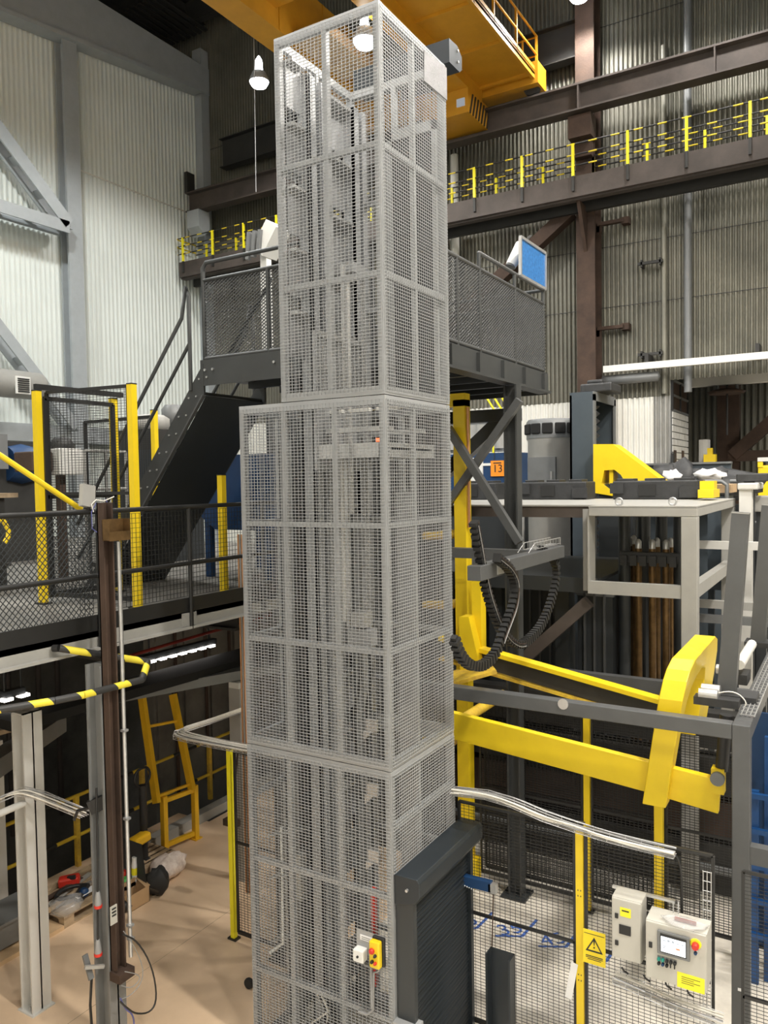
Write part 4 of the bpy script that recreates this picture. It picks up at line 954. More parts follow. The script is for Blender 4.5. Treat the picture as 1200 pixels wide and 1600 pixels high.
link('cap', MB().lathe(c, [(.032, .28), (.032, .32)], 12), 'white_plastic', t)
c = on(201, 1370, .2); solo('plastic_spool', MB().lathe(c, [(.1, -.06), (.11, -.05), (.05, -.02), (.05, .02), (.11, .05), (.1, .06)], 18, 0), 'film', 'clear plastic spool on the small pallet', 'spool')
c = on(196, 1381, .18); solo('green_roll', MB().lathe(c, [(.05, 0), (.07, .02), (.07, .06), (.04, .08)], 14), 'green', 'bright green roll on the small pallet', 'roll')
c = on(193, 1372, .2); solo('red_roll', MB().lathe(c, [(.04, 0), (.05, .02), (.05, .08), (.03, .1)], 14), 'red', 'small red roll on the small pallet beside the green one', 'roll')
c = on(220, 1312, .45); t = thing('pallet_jack', 'yellow and black pallet jack standing before the pit rail', 'pallet jack', (c.x, c.y, 0))
link('hood', MB().beam(c+Vector((0, -.15, 0)), c+Vector((0, .12, .03)), .16, .12), 'warm_yellow', t, bevel=.03)
link('mast', MB().tube([(c.x-.05, c.y+.1, 0.04), (c.x-.05, c.y+.1, 1.15)], .05, 8), 'cable_black', t)
link('handle', MB().tube(smooth([(c.x-.05, c.y+.1, 1.1), (c.x-.05, c.y-.05, 1.22), (c.x-.05, c.y+.0, 1.38), (c.x-.05, c.y+.2, 1.38), (c.x-.05, c.y+.25, 1.22), (c.x-.05, c.y+.1, 1.1)]), .018, 6), 'cable_black', t)
link('wheel', MB().lathe((c.x, c.y+.1, .08), [(.08, -.03), (.08, .03)], 14, 0), 'rubber', t)
link('fork', MB().box(c.x-.08, c.x+.1, c.y-.6, c.y+.1, .06, .12), 'warm_yellow', t)
c = at(208, 1413, z=0)
t = thing('cardboard_box', 'open brown cardboard box on the floor beside the grey column', 'box', c)
for nm, bx_ in (('side', (-.12, -.115, -.16, .16, .0, .2)), ('side', (.115, .12, -.16, .16, .0, .2)), ('end', (-.12, .12, -.16, -.155, 0, .2)), ('end', (-.12, .12, .155, .16, 0, .2)), ('bottom', (-.12, .12, -.16, .16, 0, .006))):
    x0, x1, y0, y1, z0, z1 = bx_; link(nm, MB().box(c.x+x0, c.x+x1, c.y+y0, c.y+y1, z0, z1), 'cardboard', t)
link('flap', MB().beam((c.x-.12, c.y-.15, .2), (c.x-.12, c.y+.15, .2), .01, .1).beam((c.x+.12, c.y+.15, .2), (c.x-.12, c.y+.2, .24), .1, .01), 'cardboard', t)
c = at(194, 1425, z=0); solo('black_pouch', crumple((c.x, c.y, .07), .08, .1, .07, 5), 'cable_black', 'small black pouch beside the cardboard box', 'pouch')
c = at(247, 1383, z=.12); solo('black_rubbish_bag', crumple((c.x, c.y, .17), .14, .17, .17, 8, 14), 'rubber', 'crumpled black rubbish bag on the beige floor', 'bag')
c = at(262, 1358, z=.1); solo('white_rubbish_bag', crumple((c.x, c.y, .14), .2, .26, .15, 4, 16, .2), 'bag_white', 'crumpled pinkish white plastic bag behind the black bag', 'bag')
c = at(20, 1430, z=.0)
t = thing('parts_bin', 'grey plastic crate on a board at the left frame edge', 'crate', (c.x-.3, c.y-.1, 0))
q = at(2, 1425, z=.2) + Vector((.42, -.05, 0))
link('body', MB().prism([(q.y-.5, .35), (q.y+.22, .35), (q.y+.14, .08), (q.y-.5, .08)], 'x', q.x-.35, q.x+.1), 'machine_grey', t)
link('rim', MB().box(q.x-.38, q.x+.13, q.y-.5, q.y+.25, .34, .37), 'machine_grey', t)
link('board', MB().box(q.x-.5, q.x+.25, q.y-.6, q.y+.4, .0, .05), 'plywood', t)
for k, (px, py) in enumerate(((397, 1537),)):
    c = at(px-8, py, z=.05); solo('castor_wheel', MB().lathe((c.x, c.y, .055), [(.05, -.02), (.055, 0), (.05, .02)], 14, 1), 'rubber', 'black castor wheel sticking out beside the tower foot', 'wheel')

# ================================================================== NEAR FENCES
FY = 6.58
fl = thing('perimeter_fence', 'black mesh fence with a yellow post left of the tower', 'fence', (-5.4, FY, 0))
fence_post(fl, -6.05, FY, 0, 2.2, .055, 'post_yellow')
fence_post(fl, -4.66, FY, 0, 2.2, .055, 'safety_yellow')
fence_panel(fl, (-5.98, FY), (-5.40, FY), .1, 2.18)
fence_panel(fl, (-5.32, FY), (-4.75, FY), .1, 2.18)
link('post', MB().box(-5.40, -5.30, FY-.03, FY+.03, .06, 2.18), 'fence_black', fl)
link('post_foot', MB().box(-5.45, -5.2, FY-.14, FY+.05, 0, .02).box(-5.42, -5.39, FY-.1, FY-.07, .02, .1), 'fence_black', fl)
XP = -.85
fr_ = thing('perimeter_fence', 'black mesh fence with a yellow post and control boxes right of the tower', 'fence', (-2, FY, 0))
xp = at(907, 1400, y=FY).x
fence_post(fr_, xp, FY, 0, 2.2, .065, 'safety_yellow')
for z in (1.62, 1.57, .87, .82):
    for dx in (-.012, .012): link('post_hole', MB().box(xp+dx-.004, xp+dx+.004, FY-.0335, FY-.032, z, z+.012), 'print_black', fr_)
fence_panel(fr_, (XT+.02, FY), (xp-.05, FY), .1, 2.17)
fence_panel(fr_, (xp+.05, FY), (XP-.1, FY), .1, 2.17)
fence_panel(fr_, (XP+.12, FY), (XP+1.6, FY), .1, 2.1)
q = at(734, 1260, y=6.7)
tp = thing('tray_post', 'yellow box column behind the fence next to the tower', 'column', (-4.25, 9.0, 0))
link('column', MB().box(-4.33, -4.17, 8.92, 9.08, 0, 6.2), 'safety_yellow', tp)
link('foot', MB().prism([(8.9, 0), (9.1, 0), (9.1, .35), (8.95, .35)], 'x', -4.6, -4.1), 'safety_yellow', tp)
link('head_beam', MB().box(-5.6, -4.17, 8.92, 9.08, 6.12, 6.28), 'safety_yellow', tp)
link('copper_line', MB().tube([(-4.14, 8.95, 4.6), (-4.14, 8.95, 6.1)], .02, 6), 'copper', tp)
for px, py, px2, py2 in ((705, 835, 728, 830), (705, 945, 732, 934), (705, 1160, 732, 1145)):
    a, b = at(px, py, y=9.0), at(px2, py2, y=9.0)
    link('arm', MB().tube([a-Vector((.4, 0, .03)), a, b], [.05, .06, .03], 8), 'worn_yellow', tp)
a = at(712, 975, y=8.6)
yb = thing('yellow_bracket', 'yellow folded steel bracket at the foot of the hanging cable chains', 'bracket', (a.x, 8.6, 2.9))
link('plate', MB().prism([(at(720, 963, y=8.6).x, at(720, 963, y=8.6).z), (at(735, 963, y=8.6).x, at(735, 963, y=8.6).z), (at(752, 1040, y=8.6).x, at(752, 1040, y=8.6).z), (at(722, 1062, y=8.6).x, at(722, 1062, y=8.6).z)], 'y', 8.55, 8.75), 'safety_yellow', yb)
link('column', MB().box(at(738, 1000, y=8.7).x, at(752, 1000, y=8.7).x, 8.7, 8.85, at(745, 1035, y=8.7).z, at(745, 900, y=8.7).z), 'safety_yellow', yb)
link('floor_plate', MB().beam(at(700, 1062, y=8.3), at(770, 1042, y=8.6), .5, .04), 'worn_yellow', yb)

# cable trays along the fence tops
def cable_tray(name, path, label, n=7, w_=.16):
    t = thing(name, label, 'cable tray', path[0]); path = [Vector(p) for p in path]
    mb = MB()
    for s in range(5):
        off = Vector((0, (s-2)/4*w_, 0)); mb.tube([p+off for p in path], .004, 4)
    for s in (-1, 1): mb.tube([p+Vector((0, s*w_/2, .05)) for p in path], .004, 4)
    link('long_wire', mb, 'galvanised', t, 'stuff'); mb = MB()
    for a, b in zip(path, path[1:]):
        k = max(2, int((b-a).length/.1))
        for i in range(k):
            c = a.lerp(b, i/k); mb.tube([c+Vector((0, -w_/2, .05)), c+Vector((0, -w_/2, 0)), c+Vector((0, w_/2, 0)), c+Vector((0, w_/2, .05))], .003, 4)
    link('cross_wire', mb, 'galvanised', t, 'stuff')
    for s in range(n):
        oy, oz = random.uniform(-.06, .06), .015+random.uniform(0, .035)
        link('cable', MB().tube(smooth([p+Vector((0, oy+random.uniform(-.012, .012), oz+random.uniform(-.008, .012))) for p in path], 2), .0085, 6), 'cable_white' if s % 3 else 'cable_grey', t)
    return t
cable_tray('cable_tray', [(-4.72, FY-.1, 2.24), (-5.4, FY-.1, 2.27), (-6.1, FY-.1, 2.25), (-6.75, FY-.1, 2.25), (-6.85, FY+.02, 2.25), (-6.82, FY+.15, 2.25), (-6.78, FY+.5, 2.25), (-6.75, FY+1.2, 2.25)], 'wire tray full of white cables bending round on the left fence', 12)
cable_tray('cable_tray', pts([(708, 1240), (760, 1246), (800, 1258), (850, 1280), (900, 1297), (950, 1312), (1000, 1325), (1055, 1338)], y=FY-.08), 'wire tray full of white cables above the right fence', 8, .1)
cable_tray('cable_tray', pts([(960, 1530), (1000, 1548), (1060, 1575), (1130, 1600)], y=FY-.12), 'wire tray with white cables below the control boxes', 5, .12)
t = thing('cable_ladder', 'narrow wire cable tray running up beside the dark grey post', 'cable tray', (XP-.12, FY-.05, .3))
mb = MB()
for dx in (-.05, -.02, .01): mb.tube([(XP-.12+dx, FY-.03, .2), (XP-.12+dx, FY-.03, 2.05)], .004, 5)
for k in range(24): mb.tube([(XP-.175, FY-.03, .25+k*.078), (XP-.105, FY-.03, .25+k*.078)], .0035, 4)
link('wires', mb, 'galvanised', t, 'stuff')
link('cable', MB().tube(smooth(pts([(1052, 1332), (1062, 1345), (1066, 1380), (1066, 1500)], y=FY-.05)), .009, 6), 'cable_black', t)
cable_tray('cable_tray', [at(-10, 1258, x=WC.x+.2), at(32, 1240, x=WC.x+.2), at(60, 1246, x=WC.x+.25), at(132, 1276, x=WC.x+.5)], 'wire tray crossing in front of the white column', 3, .1)
solo('white_pipe', MB().tube([at(-10, 1275, x=WC.x+.15), at(38, 1255, x=WC.x+.15)], .035, 8), 'primer_white', 'short white pipe below the tray at the white column', 'pipe')

# control cabinets on the right fence
def cabinet(px0, py0, px1, py1, y, dep, label):
    a, b = at(px0, py0, y=y), at(px1, py1, y=y)
    t = thing('control_cabinet', label, 'control cabinet', ((a.x+b.x)/2, y+dep/2, b.z))
    link('body', MB().box(a.x, b.x, y+.02, y+dep, b.z, a.z), 'panel_cream', t, bevel=.006)
    dr = link('door', MB().box(a.x+.004, b.x-.004, y, y+.019, b.z+.004, a.z-.004), 'panel_cream', t, bevel=.005)
    return t, dr, a, b
c1, d1, a, b = cabinet(955, 1401, 1002, 1508, 6.30, .2, 'narrow cream control cabinet with a yellow label on the fence')
W, Hh = b.x-a.x, a.z-b.z
def onbox(a, W, Hh, u0, u1, v0, v1, y, th): return MB().box(a.x+W*u0, a.x+W*u1, y-th, y, a.z-Hh*v1, a.z-Hh*v0)
link('label', onbox(a, W, Hh, .30, .66, .13, .28, 6.30, .002), 'label_yellow', d1)
link('print_line', onbox(a, W, Hh, .36, .6, .17, .19, 6.298, .002), 'print_black', d1)
link('display', onbox(a, W, Hh, .27, .66, .42, .57, 6.30, .008), 'print_black', d1)
for v in (.25, .70): link('latch', onbox(a, W, Hh, .13, .24, v, v+.075, 6.30, .012), 'print_black', d1)
c2, d2, a, b = cabinet(1008, 1437, 1104, 1555, 6.24, .24, 'wide cream operator cabinet with a lit touch screen on the fence')
W, Hh = b.x-a.x, a.z-b.z; Y = 6.24
sc_ = link('touch_screen', onbox(a, W, Hh, .21, .74, .10, .50, Y, .02), 'machine_grey', d2, bevel=.004)
link('bezel', onbox(a, W, Hh, .26, .69, .135, .46, Y-.02, .002), 'print_black', d2)
link('display', onbox(a, W, Hh, .275, .675, .18, .44, Y-.022, .002), 'screen_lit', d2)
for (u0, u1, v0, v1, m) in ((.30, .36, .235, .25, 'screen_ink'), (.38, .42, .215, .25, 'screen_ink'), (.45, .49, .215, .25, 'screen_ink'), (.52, .57, .235, .25, 'screen_ink'), (.60, .65, .235, .25, 'screen_ink'), (.30, .37, .33, .345, 'screen_ink'), (.30, .35, .355, .37, 'screen_ink'), (.30, .64, .40, .41, 'screen_ink'), (.52, .585, .32, .35, 'screen_red')):
    link('screen_print', onbox(a, W, Hh, u0, u1, v0, v1, Y-.024, .001), m, d2)
def knob(u, v, r, m, nm, y=Y, dep=.02): link(nm, MB().lathe((a.x+W*u, y, a.z-Hh*v), [(r, 0.), (r, -dep), (r*.75, -dep*1.4)][::-1], 14, 1), m, d2)
knob(.83, .18, .042, 'label_yellow', 'yellow_ring', dep=.004); knob(.83, .20, .027, 'red', 'emergency_stop', dep=.035)
link('reset_plate', onbox(a, W, Hh, .80, .86, .27, .36, Y, .003), 'paper_white', d2); knob(.83, .325, .013, 'blue', 'reset_button')
link('latch', onbox(a, W, Hh, .065, .12, .36, .45, Y, .012), 'print_black', d2)
for k in range(5):
    link('button_plate', onbox(a, W, Hh, .205+k*.066, .262+k*.066, .555, .60, Y, .002), 'machine_grey', d2)
    knob(.233+k*.066, .605, .013, ('teal', 'teal', 'print_black', 'print_black', 'print_black')[k], 'push_button')
for k in range(3): knob(.233+k*.066, .68, .012, ('print_black', 'blue', 'print_black')[k], 'push_button')
for u in (.4325, .4985): link('key', onbox(a, W, Hh, u-.01, u+.01, .62, .68, Y-.02, .012), 'print_black', d2)
link('label', onbox(a, W, Hh, .53, .97, .74, 1.0, Y, .002), 'label_yellow', d2)
for k in range(4): link('print_line', onbox(a, W, Hh, .60, .90-.1*(k % 2), .80+k*.035, .808+k*.035, Y-.002, .001), 'print_black', d2)
solo('plastic_wrap', crumple((a.x+W*.62, Y+.07, a.z+.02), .17, .09, .02, 6, 12, .3), 'film', 'torn clear plastic on top of the operator cabinet', 'plastic wrap')
solo('red_tool_bar', MB().beam((a.x+W*.45, Y+.1, a.z+.02), (a.x+W*.8, Y+.1, a.z+.02), .02, .022), 'dull_red', 'dark red bar lying on the operator cabinet', 'bar')
solo('mounting_rail', MB().box(at(957, 1383, y=6.5).x, at(1055, 1400, y=6.5).x, 6.49, 6.52, at(957, 1383, y=6.5).z-.02, at(957, 1383, y=6.5).z), 'galvanised', 'bright steel rail above the narrow cabinet', 'rail')
solo('cable_hoop', MB().tube(pts([(1052, 1440), (1052, 1408), (1060, 1408), (1060, 1440)], y=6.45), .005, 5), 'galvanised', 'thin wire hoop standing above the operator cabinet', 'hoop')
for k in range(4):
    u = at(972+k*34, 1512+k*12, y=6.36)
    solo('cable_gland', MB().tube([u, u+Vector((.005, .03, -.04)), u+Vector((.03, .07, -.08))], .008, 6), 'cable_black', 'short black cable tail under the cabinets, ' + ('nearest to the yellow post', 'second from the yellow post', 'third from the yellow post', 'nearest to the dark grey post')[k], 'cable')
# warning sign
sg = thing('warning_sign', 'yellow warning sign with a black triangle on the fence post', 'sign', at(927, 1510, y=6.50))
a, b, c, d = at(911, 1449, y=6.5), at(946, 1461, y=6.5), at(946, 1514, y=6.5), at(908, 1500, y=6.5)
X0, X1, Z0, Z1 = a.x, b.x, (c.z+d.z)/2, (a.z+b.z)/2
link('board', MB().box(X0, X1, 6.498, 6.502, Z0, Z1), 'sign_yellow', sg)
cx, w2 = (X0+X1)/2, (X1-X0)
def tri(s, cz): return [(cx-s/2, cz-s*.29), (cx+s/2, cz-s*.29), (cx, cz+s*.577)]
cz = Z0+(Z1-Z0)*.52
o_, i_ = tri(w2*.78, cz), tri(w2*.56, cz+.002)
mb = MB()
for k in range(3):
    k2 = (k+1) % 3; mb.add([(o_[k][0], 6.497, o_[k][1]), (o_[k2][0], 6.497, o_[k2][1]), (i_[k2][0], 6.497, i_[k2][1]), (i_[k][0], 6.497, i_[k][1])], [(0, 1, 2, 3)])
link('triangle', mb, 'print_black', sg)
text('!', .11, 'print_black', (cx, 6.4965, cz+.025), FACE_Y, sg)
for z0, z1, m_ in ((.90, .885, .05), (.25, .225, .12), (.20, .18, .12), (.15, .13, .2)):
    link('print_line', MB().box(X0+w2*m_, X1-w2*m_, 6.4965, 6.498, Z0+(Z1-Z0)*z1, Z0+(Z1-Z0)*z0), 'print_black', sg)
p = at(893, 1540, y=6.49)
solo('paper_tag', MB().beam(at(898, 1505, y=6.543), at(888, 1560, y=6.543), .06, .002, (0, 1, 0)), 'paper_white', 'white paper tag hanging at the yellow fence post', 'tag')

# short dark bollard post and blue rail in front of the fence
p0, p1 = at(762, 1485, y=6.25), at(800, 1485, y=6.25)
t = thing('channel_bollard', 'short dark grey channel post before the right fence', 'post', ((p0.x+p1.x)/2, 6.3, 0))
link('flange', MB().box(p0.x, p0.x+.015, 6.2, 6.32, 0, p0.z), 'shutter_grey', t)
link('flange', MB().box(p1.x-.015, p1.x, 6.2, 6.32, 0, p0.z), 'shutter_grey', t)
link('web', MB().box(p0.x, p1.x, 6.305, 6.32, 0, p0.z), 'shutter_grey', t)
a, b = at(716, 1372, y=6.45), at(768, 1385, y=6.45)
t = thing('blue_slotted_rail', 'blue slotted rail with a hanging wire beside the shutter', 'rail', (a.x, 6.45, 0))
link('rail', MB().beam(a, b, .06, .09), 'blue', t)
link('end_clip', MB().box(b.x-.02, b.x+.05, 6.42, 6.48, b.z-.05, b.z+.03), 'galvanised', t)
link('wire', MB().tube([(b.x+.02, 6.45, b.z), (b.x+.02, 6.4, p0.z-.05)], .006, 5), 'rust', t)
for k in range(10): link('slot', MB().box(a.x+.01+k*.022, a.x+.02+k*.022, 6.418, 6.421, a.z-.03-k*.004, a.z-.02-k*.004), 'paper_white', t)

# ================================================================== DARK GREY MACHINE FRAME
gf = thing('machine_gantry', 'dark grey square tube machine frame behind the right fence', 'frame', (XP, 7.1, 0))
zt = 3.12
link('post', MB().box(XP-.02, XP+.12, 7.03, 7.17, 0, zt), 'steel_grey', gf, bevel=.008)
link('cross_beam', MB().box(-4.6, XP-.02, 7.03, 7.15, zt-.13, zt+.0), 'steel_grey', gf, bevel=.008)
link('long_beam', MB().box(XP-.02, XP+.12, 7.17, 13.5, zt-.14, zt), 'steel_grey', gf, bevel=.008)
link('low_beam', MB().box(XP+.12, 3, 7.05, 7.15, 1.95, 2.1), 'steel_grey', gf)
link('rear_beam', MB().box(-4.6, XP, 9.6, 9.72, at(900, 1050, y=9.6).z-.16, at(900, 1050, y=9.6).z), 'steel_grey', gf)
link('post_label', MB().box(XP+.03, XP+.075, 7.028, 7.03, at(1160, 1548, y=7.03).z-.01, at(1160, 1548, y=7.03).z+.015), 'paper_white', gf)
link('bolt_plate', MB().lathe((at(880, 1100, y=7.03).x, 7.025, at(880, 1100, y=7.03).z), [(.05, -.006), (.05, .006)], 14, 1), 'galvanised', gf)
for k, (bp, tp_, y, lab) in enumerate((((1119, 1148, 1090), (1143, 1170, 800), 7.79, 'dark grey inclined plate standing behind the yellow arch'), ((1171, 1194, 1006), (1190, 1214, 788), 10.4, 'second dark grey inclined plate at the right frame edge'))):
    A, B, D, C = at(bp[0], bp[2], y=y), at(bp[1], bp[2], y=y), at(tp_[0], tp_[2], y=y), at(tp_[1], tp_[2]+2, y=y)
    t = thing('inclined_plate', lab, 'plate', (A.x, y, zt))
    link('plate', MB().prism([(A.x, zt), (B.x, zt), (C.x, C.z), (D.x, D.z)], 'y', y, y+.14), 'steel_grey', t)
    link('end_cap', MB().prism([(D.x, D.z-.01), (C.x, C.z-.01), (C.x, C.z), (D.x, D.z)], 'y', y-.003, y+.143), 'light_grey', t)
    link('foot', MB().box(A.x-.05, XP+.1, y-.08, y+.2, zt-.0, zt+.06), 'casting_black', t)
t = thing('roller_clamp', 'bright clamp rollers and cable tray on the machine frame beam', 'clamp', (XP-.2, 8.3, zt))
for y, r in ((7.55, .05), (7.7, .06), (8.6, .05)):
    link('roller', MB().lathe((XP-.28, y, zt+.09), [(r, -.08), (r, .08)], 14, 0), 'galvanised', t)
link('cylinder', MB().tube([(XP-.12, 8.4, zt+.2), (XP-.10, 9.3, zt+.24)], .05, 12), 'primer_white', t)
link('jaw', MB().box(XP-.4, XP-.02, 7.5, 7.64, zt, zt+.07), 'casting_black', t)
link('jaw', MB().box(XP-.3, XP-.05, 8.4, 8.7, zt, zt+.1), 'casting_black', t)
mb = MB()
for s in range(4): mb.beam((XP+.02+s*.035, 7.3, zt+.012), (XP+.02+s*.035, 12.5, zt+.012), .008, .008)
for k in range(45): mb.beam((XP+.01, 7.3+k*.11, zt+.02), (XP+.135, 7.3+k*.11, zt+.02), .007, .007)
link('wire_tray', mb, 'galvanised', t, 'stuff')
link('wire_loop', MB().tube(smooth(pts([(1110, 1095), (1120, 1082), (1150, 1080), (1168, 1098), (1160, 1108)], y=7.6)), .006, 5), 'cable_white', t)

# yellow lifting arm with arch
arm = thing('lifting_boom', 'big yellow lifting arm with a curved arch over the fence', 'lifting arm', (-2.2, 7.5, 2.2))
def armplate(y0, y1, name='arm_plate'):
    v = [at(700, 1112, y=7.34), at(1034, 1196, y=7.34), at(1126, 1220, y=7.34), at(1122, 1272, y=7.34), at(1010, 1238, y=7.34), at(700, 1153, y=7.34)]
    v[2] = v[1]+(v[1]-v[0]).normalized()*(v[2]-v[1]).length
    return link(name, MB().prism([(p.x, p.z) for p in v], 'y', y0, y1), 'safety_yellow', arm, bevel=.006)
armplate(7.34, 7.42)
fa, fb = at(735, 1008, y=8.7), at(1045, 1098, y=8.7)
link('far_beam', MB().beam(fa-Vector((.4, 0, -.055)), fb+Vector((0, 0, -.0)), .16, .05), 'safety_yellow', arm)
link('far_web', MB().beam(fa-Vector((.4, 0, .06)), fb-Vector((0, 0, .12)), .04, .2), 'dark_beam', arm)
link('far_flange', MB().beam(fa-Vector((.4, 0, .20)), fb-Vector((0, 0, .24)), .14, .03), 'worn_yellow', arm)
NP = at(1035, 1215, y=7.34)
# arch: profile in y-z, extruded along x
x0, x1, zb0 = -1.645, -1.44, 2.26
outer = [(7.26, 2.2), (7.24, 3.0), (7.25, 3.2), (7.32, 3.36), (7.42, 3.44), (7.62, 3.5), (8.85, 3.5), (9.08, 3.43), (9.22, 3.28), (9.28, 3.0), (9.28, 2.5)]
inner = [(8.55, 2.5), (8.55, 3.1), (8.45, 3.24), (8.2, 3.3), (7.88, 3.28), (7.65, 3.22), (7.52, 3.12), (7.46, 2.95), (7.44, 2.2)]
rows = outer+inner
n_ = len(rows); mb = MB()
vs_ = [(x0+.15*(b_-zb0), a_, b_) for a_, b_ in rows]+[(x1+.15*(b_-zb0), a_, b_) for a_, b_ in rows]
mb.add(vs_, [tuple(range(n_)), tuple(range(n_, 2*n_))[::-1]]+[(i, n_+i, n_+(i+1) % n_, (i+1) % n_) for i in range(n_)])
link('arch', mb, 'safety_yellow', arm, bevel=.008)
link('lug', MB().box(at(1112, 1215, y=7.34).x, at(1132, 1215, y=7.34).x, 7.30, 7.42, at(1120, 1238, y=7.34).z, at(1120, 1200, y=7.34).z), 'safety_yellow', arm)
pc = at(1121, 1217, y=7.28); link('pin', MB().lathe((pc.x, 7.28, pc.z), [(.06, -.02), (.06, .03)], 16, 1), 'machine_grey', arm)
link('cylinder', MB().tube([(pc.x+.02, 7.38, pc.z+.05), (pc.x+.06, 7.38, pc.z+.55)], .055, 12), 'cable_black', arm)
link('piston', MB().tube([(pc.x+.01, 7.38, pc.z), (pc.x+.025, 7.38, pc.z+.14)], .03, 12), 'galvanised', arm)
link('cross_tie', MB().tube([(-3.7, 7.4, 2.55), (-3.7, 8.92, 2.55)], .06, 10), 'worn_yellow', arm)

# second, far fence with yellow posts
F2 = 8.97
ff = thing('inner_fence', 'dark inner fence with yellow posts behind the lifting arm', 'fence', (-3, F2+.2, 0))
x_m, x_r = at(917, 1150, y=F2+.15).x, at(1030, 1400, y=F2).x
fence_post(ff, x_m, F2+.15, 0, 2.4, .07); fence_post(ff, x_r, F2, 0, 2.35, .09)
fence_panel(ff, (-4.1, F2+.15), (x_m-.06, F2+.15), .15, 2.35, .05, .03, .006)
fence_panel(ff, (x_m+.06, F2+.15), (x_r-.06, F2+.15), .15, 2.35, .05, .03, .006)
fence_panel(ff, (x_r+.06, F2+.1), (-.2, F2+.1), .15, 2.35, .05, .03, .006)
fence_panel(ff, (-4.1, F2+.3), (x_r, F2+.3), .15, 2.3, .05, .03, .008)

# grey beam with hanging cable chains
cb = thing('chain_beam', 'dark grey square beam on which black cable chains hang', 'beam', (-3.0, 7.6, 4.3))
link('beam', MB().box(-3.09, -2.95, 6.62, 9.05, 4.26, 4.40), 'steel_grey', cb, bevel=.006)
link('plate', MB().box(-3.0, -2.94, 7.0, 7.3, 4.28, 4.405), 'light_grey', cb)
link('carrier_arm', MB().box(-4.25, -3.05, 8.6, 8.72, 4.25, 4.37), 'steel_grey', cb)
mb = MB()
for s in range(3): mb.tube([(-3.08+s*.05, 8.1, 4.43), (-3.08+s*.05, 8.95, 4.43)], .004, 4)
for s in (-3.09, -2.97): mb.tube([(s, 7.9, 4.41), (s, 8.1, 4.5), (s, 8.95, 4.5), (s, 8.95, 4.42)], .005, 5)
for k in range(9): mb.tube([(-3.09, 8.1+k*.1, 4.5), (-3.09, 8.1+k*.1, 4.43), (-2.97, 8.1+k*.1, 4.43), (-2.97, 8.1+k*.1, 4.5)], .003, 4)
link('wire_tray', mb, 'galvanised', cb, 'stuff')
def chain(path, label, x):
    P = smooth(pts(path, x=x), 2); t = thing('cable_chain', label, 'cable chain', P[0])
    mb = MB(); ml = MB(); L = 0; last = P[0]
    for a, b in zip(P, P[1:]): mb.beam(a-(b-a)*.08, b+(b-a)*.08, .05, .05, (1, 0, 0))
    link('inner_band', mb, 'rubber', t)
    # even links
    step = .062; acc = 0
    for a, b in zip(P, P[1:]):
        d = b-a; l = d.length
        while acc < l:
            c = a+d*(acc/l); u = d.normalized()
            ml.beam(c-u*.018, c+u*.018, .085, .075, (1, 0, 0)); acc += step
        acc -= l
    link('link_plates', ml, 'cable_black', t, 'stuff')
    for k in range(3):
        link('cable', MB().tube([p+Vector((.045, 0, -.02+k*.015)) for p in P[:len(P)//2]], .004, 4), ('cable_grey', 'cable_black', 'rust')[k], t)
chain([(741, 818), (748, 857), (756, 905), (763, 933), (773, 962), (784, 987), (796, 1002), (811, 1009), (826, 1000), (842, 983), (853, 962), (863, 933), (869, 905), (870, 885), (863, 870), (842, 857)], 'outer black cable chain looping from the end of the grey beam', -3.02)
chain([(777, 872), (796, 887), (806, 910), (803, 943), (794, 968), (784, 993), (777, 1016), (763, 1035), (746, 1043), (729, 1037), (717, 1020), (709, 995)], 'inner black cable chain hanging toward the mesh tower', -2.9)

# ================================================================== LIGHT GREY TABLE WITH CASTINGS
TZ2 = 4.835
tb = thing('machine_table', 'large light grey steel table frame carrying black castings', 'machine table', (-3, 11.5, 0))
tx1, tx0 = -1.62, -2.94
link('table_top', MB().box(tx0, tx1, 10.0, 13.5, TZ2-.02, TZ2).box(-6, tx0, 10.35, 13.5, TZ2-.02, TZ2), 'light_grey', tb)
link('top_frame', MB().box(tx0, tx1, 10.0, 10.12, TZ2-.13, TZ2-.005), 'light_grey', tb, bevel=.01)
link('top_frame', MB().box(tx1-.12, tx1, 10.12, 13.5, TZ2-.13, TZ2-.005), 'light_grey', tb, bevel=.01)
link('top_frame', MB().box(-6, tx0-.02, 10.37, 10.45, TZ2-.17, TZ2-.02), 'rusty_beam', tb)
for y in (10.0, 13.35): link('leg', MB().box(tx1-.19, tx1-.0, y, y+.15, 0, TZ2-.13), 'light_grey', tb, bevel=.01)
link('leg', MB().box(tx0-.02, tx0+.0, 10.02, 10.3, 3.7, TZ2-.05).box(tx0-.15, tx0-.02, 10.25, 10.27, 3.7, TZ2-.05), 'light_grey', tb)
link('lower_beam', MB().box(tx0, tx1-.19, 10.02, 10.12, 3.70, 3.86), 'light_grey', tb)
link('lower_beam', MB().box(tx1-.14, tx1-.02, 10.15, 13.35, 3.70, 3.86), 'light_grey', tb)
link('lower_beam', MB().box(-6, tx0, 10.3, 10.42, 3.66, 3.86), 'anthracite', tb)
link('brace', MB().beam(at(920, 940, y=10.2), at(818, 1030, y=10.2), .12, .16), 'rusty_beam', tb)
link('lower_deck', MB().box(-6, tx0, 10.45, 13.4, 3.8, 3.84), 'anthracite', tb)
for x in (-5.8, -4.6, -3.6): link('leg', MB().box(x, x+.2, 10.6, 10.8, 0, 3.7), 'anthracite', tb)
link('leg', MB().box(-3.1, -2.9, 13.2, 13.4, 0, TZ2-.05), 'machine_grey', tb)
for x, y in ((-2.6, 10.2), (-1.95, 10.25)):
    link('lifting_eye', MB().tube([(x+.045*math.cos(k*math.pi/6), y, TZ2+.05+.045*math.sin(k*math.pi/6)) for k in range(13)], .012, 6), 'galvanised', tb)
